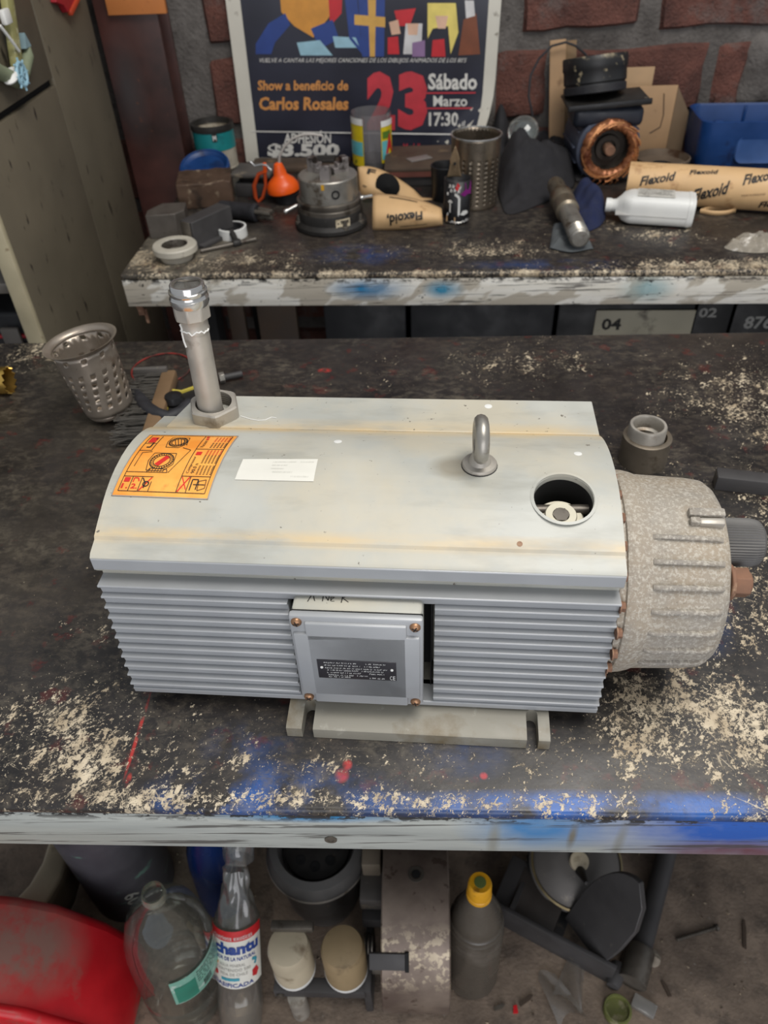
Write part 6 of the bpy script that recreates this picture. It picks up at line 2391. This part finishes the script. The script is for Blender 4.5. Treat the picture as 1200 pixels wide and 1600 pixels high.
# machine bracket between the rollers and the wheel
P = at(590, 1500, .05)
t = thing('machine_bracket', 'grey machine bracket with clamp blocks left of the broad steel wheel', 'bracket', (-.0765, .492, 0))
G().box((0, .06, .12), (.030, .05, .24), bev=.003).build('column', M('dusty_tan_iron', (108, 98, 84), .6, .2, .15, 14, [], .2), t)
G().box((0, .018, .185), (.036, .045, .035), bev=.003).build('clamp_block', K['grey_iron'], t)
G().box((.0, .01, .125), (.034, .04, .030), bev=.002).build('clamp_block', K['dark_iron'], t)
G().box((-.006, -.05, .05), (.012, .10, .1), bev=.002).build('side_plate', K['dark_iron'], t)
kq = V((.007, -.056, .088))
G().box(kq, (.024, .026, .020), bev=.0015).build('pinch_bolt_block', K['steel'], t)
for i in range(3):
    G().lathe([(.018, 0), (.018, .0025)], 20, M=frame((-.014 + .006 * i, -.03, .095), (1, 0, 0))).build('washer', K['steel_dark'], t)

# bottle with yellow cap
P, r = stand(738, 1567, 82, 0)
hb_ = aty(743, 1384, P.y).z * .93
t = thing('oil_bottle', 'cloudy dark plastic bottle with yellow cap standing on the floor', 'bottle', M=frame((P.x, P.y, .001), V((0, .045, 1))))
r = .0435
OB_ = M('cloudy_brown_plastic', (84, 78, 70), .3, 0, .1, 8, [((110, 104, 96), 10, .55, .2)], .05)
pr = [(.030, 0), (.040, .003), (r, .012), (r, hb_ * .50), (r - .001, hb_ * .52), (r, hb_ * .54)]
for i in range(4):
    z = hb_ * (.56 + .035 * i)
    rr = r * (1, .985, .95, .90)[i]
    pr += [(rr, z), (rr - .0018, z + hb_ * .016), (rr - .0006, z + hb_ * .03)]
pr += [(r * .80, hb_ * .73), (r * .62, hb_ * .80), (r * .42, hb_ * .865), (.0165, hb_ * .885), (.0165, hb_ * .90), (0, hb_ * .90)]
G().lathe(pr, 48).build('bottle_body', OB_, t)
YC = M('yellow_cap', (226, 164, 30), .4, 0, .1, 30, [((160, 110, 30), 40, .6, .1)], .05)
G().lathe([(.0185, hb_ * .885), (.0185, hb_ * .905), (.0172, hb_ * .91), (.0178, hb_ * .915), (.0172, hb_ * .985), (.015, hb_), (0, hb_ * 1.0)], 40, wob=lambda a, z: 1 + (.02 if round(a / (2 * pi) * 40) % 2 else 0) * (hb_ * .915 < z < hb_ * .98)).build('cap', YC, t)
G().lathe([(.0085, 0), (.0085, .0008), (0, .0010)], 24, M=T(0, 0, hb_)).build('cap_mark', M('olive_cap_mark', (96, 112, 60), .5, 0, .1, 30, [], 0), t)

# dark channel bracket lying on the floor
A, B = at(772, 1440, 0), at(952, 1538, 0)
d_ = (B - A)
t = thing('channel_bracket', 'dark painted steel channel with a curved upright plate lying on the floor', 'bracket', M=frame(A, (0, 0, 1), d_))
l = d_.length
DI = K['dark_iron']
G().box((l / 2, .004, .034), (l, .008, .068), bev=.0015).build('front_web', DI, t)
G().box((l * .28, .050, .006), (l * .55, .085, .008), bev=.001).build('floor_web', DI, t)
G().prism([(0, .0), (.085, .0), (.085, .05), (0, .068)], -.004, .004, frame((l * .12, .008, 0), (1, 0, 0), (0, 1, 0))).build('cross_plate', DI, t)
G().box((l * .28, .052, .030), (l * .40, .08, .052), bev=.002).build('inner_block', M('dark_greasy_block', (70, 64, 60), .55, .1, .2, 14, [], .2), t)
G().box((l * .06, .055, .045), (.045, .095, .02), M=None, bev=.002).build('long_arm', DI, t)
po = [(0, 0), (.002, .06)] + [(.062 + .070 * cos(a) - .062 * 0, .075 + .075 * sin(a)) for a in ()]
q0 = [at(px, py, .05) for px, py in ((916, 1476), (962, 1520))]
mt_ = MATS[t.name].inverted()
cz = [mt_ @ p for p in (aty(916, 1478, B.y + .01), aty(966, 1518, B.y + .01))]
po = [(-.060, .0), (-.058, .055)] + [(-.058 + .108 * (1 - cos(a)) * .62, .055 + .115 * sin(a)) for a in (pi / 2 * k / 8 for k in range(1, 9))] + [(.034, .14), (.044, .10), (.040, .05), (.030, .0)]
G().prism(po, -.006, .006, frame((l * .78, .020, .045), (-.50, -.72, .48), (.9, -.35, 0))).build('curved_plate', M('grey_black_plate', (74, 72, 72), .5, .2, .15, 10, [((100, 96, 90), 40, .62, .08)], .15), t, bev=.0012)

# fan motor behind it
P = at(915, 1405, 0) + V((0, .10, 0))
fq = at(905, 1362, .12)
t = thing('fan_motor', 'grey round motor with a nozzle shaft behind the dark steel channel', 'motor', (fq.x + .006, fq.y + .035, 0))
fm_ = frame((0, 0, .075), (0, -.35, 1))
FM = M('dusty_motor_grey', (104, 100, 96), .5, .3, .15, 12, [((140, 132, 120), 30, .6, .1)], .15)
G().lathe([(.075, -.05), (.082, -.04), (.082, .0), (.076, .004), (.072, .010), (.040, .022), (.030, .024), (0, .024)], 56, M=fm_).build('motor_shell', FM, t)
G().lathe([(.0765, .004), (.080, .007), (.0765, .009)], 56, M=fm_, cap0=False, cap1=False).build('brass_band', M('dull_brass_band', (130, 116, 84), .4, .7, .15, 20, [], .1), t)
G().lathe([(.016, .022), (.017, .030), (.016, .036), (.012, .037)], 24, M=fm_).build('bearing_cap', K['cream'], t)
G().lathe([(.009, .036), (.007, .05), (.003, .085), (0, .086)], 16, M=fm_ @ RX(.45)).build('nozzle_shaft', K['black_dirty'], t)
G().lathe([(.03, 0), (.05, .002), (.06, .035), (.06, .06)], 32).build('stand', K['dark_iron'], t)
vh = None
for i in range(12):
    m = fm_ @ RZ(2 * pi * i / 12) @ T(.0822, 0, -.018)
    if vh is None:
        vh = G().box((0, 0, 0), (.0012, .026, .016), bev=.0004).build('vent_slot', K['void'], t, m)
    else:
        share(vh, t, m)

# long dark pipe
A, B = at(990, 1525, .022), at(1042, 1330, .022)
A.z = B.z = .024
t = thing('floor_pipe', 'long dark pipe with stub end lying on the floor at the right', 'pipe', M=frame(A, B - A))
l = (B - A).length + .25
G().lathe([(.0235, -.012), (.0235, .045), (.022, .047)], 28).build('end_sleeve', K['steel_dark'], t)
G().lathe([(.0175, .045), (.0175, l)], 24).build('tube', K['dark_iron'], t)
G().lathe([(.012, 0), (.013, .004), (.013, .03), (.010, .038), (0, .039)], 20, M=T(-.026, .006, -.004) @ RX(pi) @ T(0, 0, -.012)).build('stub', K['dark_iron'], t)

# litter
P = at(963, 1581, 0)
t = thing('green_ring', 'mossy green plastic ring cap lying on the floor near the lower edge', 'ring', (P.x, P.y, 0))
G().lathe([(.0200, 0), (.0220, .001), (.0225, .014), (.0215, .016), (.0185, .016), (.0175, .004), (.0, .003)], 40).build('ring_body', M('mossy_green_plastic', (104, 108, 56), .6, 0, .25, 40, [((140, 134, 104), 60, .55, .1)], .3), t)
P = at(1005, 1574, 0)
o = G().box((0, 0, .006), (.038, .022, .011), bev=.002).build('glass_piece', clear('scuffed_clear_plastic', (.72, .70, .66), .35, .2), M=T(P.x, P.y, 0) @ RZ(-.55))
tag(o, 'small clear plastic block lying beside the mossy green ring', 'plastic piece')
A, B = at(1056, 1470, .0), at(1118, 1451, .0)
A.z = B.z = .0045
t = thing('rusty_screw', 'long rusty screw lying on the floor at the right', 'screw', M=frame(A, B - A))
l = (B - A).length
g = G().lathe([(.0025, 0), (.0025, l)], 10)
for i in range(int(l / .004)):
    g.lathe([(.0025, i * .004), (.0042, i * .004 + .0015), (.0025, i * .004 + .003)], 10, cap0=False, cap1=False)
g.build('thread', K['steel_dark'], t)
G().lathe([(.006, l - .001), (.006, l + .003), (0, l + .004)], 12).build('head', K['steel_dark'], t)
for i, (px, py, nm, lb) in enumerate([(872, 1560, 'plastic_scrap', 'torn clear plastic scrap on the floor left of the mossy green ring'), (893, 1535, 'plastic_scrap', 'crumpled grey plastic scrap on the floor below the dark channel')]):
    P = at(px, py, 0)
    ph = i * 5
    g = G().grid(lambda u, v: V(((u - .5) * (.05 - .02 * v), (v - .5) * .075 + .01 * sin(4 * u), .002 + .016 * abs(sin(3 * u + 2 * v + ph)) * (1 - v * .6))), 14, 14)
    tag(g.build(nm, clear('thin_scrap_film_%s' % 'ab'[i], (.74, .70, .64), .22, .12), M=T(P.x, P.y, 0) @ RZ(.5 - i * .9), sharp=50), lb, 'scrap')
for px, py, l, a, mt, lb in ((822, 1563, .028, .6, 'wood', 'short dark splinter on the floor left of the torn plastic scrap'), (780, 1574, .02, .4, 'steel_dark', 'small dark chip on the floor beside the yellow capped bottle'), (1162, 1460, .05, 1.3, 'wood', 'thin dark twig on the floor at the far right'), (1040, 1545, .026, 1.9, 'wood', 'dark sliver on the floor right of the clear plastic block')):
    P = at(px, py, 0)
    g = G().prism([(-l / 2, -.0025), (l * .2, -.0035), (l / 2, -.001), (l * .4, .0025), (-l * .45, .003)], .0005, .0045)
    tag(g.build('floor_chip', K[mt], M=T(P.x, P.y, 0) @ RZ(a)), lb, 'chip')
P = at(805, 1578, 0)
tag(G().prism([(-.004, -.006), (.004, -.005), (.003, .006), (-.003, .005)], .0005, .005).build('red_chip', K['red'], M=T(P.x, P.y, 0)), 'tiny red plastic chip on the floor near the yellow capped bottle', 'chip')
P = at(1018, 1500, 0)
g = G()
g.grid(lambda u, v: V((.014 * sin(pi * v) * cos(2 * pi * u), .014 * sin(pi * v) * sin(2 * pi * u), .009 - .009 * cos(pi * v))) * (1 + .25 * noise.noise(V((u * 5, v * 5, 2)))), 12, 8, closeu=True)
tag(g.build('pebble', M('grey_pebble', (140, 130, 116), .8, 0, .2, 60, [], .3), M=T(P.x, P.y, 0), sharp=40), 'small grey pebble on the floor right of the pipe end', 'pebble')

# fine grit on the floor
rg = random.Random(11)
g = G()
for i in range(420):
    x, y = rg.uniform(-.5, .95), rg.uniform(.30, .85)
    r_ = rg.uniform(.0008, .0026)
    a = rg.uniform(0, pi)
    g.prism([(r_ * 1.6 * cos(a), r_ * sin(a)), (-r_ * sin(a), r_ * 1.2 * cos(a)), (-r_ * cos(a), -r_ * sin(a))], 0, r_, T(x, y, .0002))
o = g.build('floor_grit', M('pale_grit', (176, 160, 136), .8, 0, .5, 300, [((70, 56, 46), 90, .5, .05)], 0), flat=True)
tag(o, 'fine pale grit scattered over the concrete floor under the bench', 'grit')
o['kind'] = 'stuff'

# repeats carry a group
for o in SC.objects:
    k = o.name.split('.')[0]
    gname = {'storage_drawer': 'drawers under the rear bench', 'wooden_plank': 'planks under the rear bench', 'kraft_paper_scrap': 'kraft paper scraps on the rear bench', 'floor_chip': 'chips on the floor', 'plastic_scrap': 'plastic scraps on the floor'}.get(k)
    if gname and not o.parent:
        o['group'] = gname
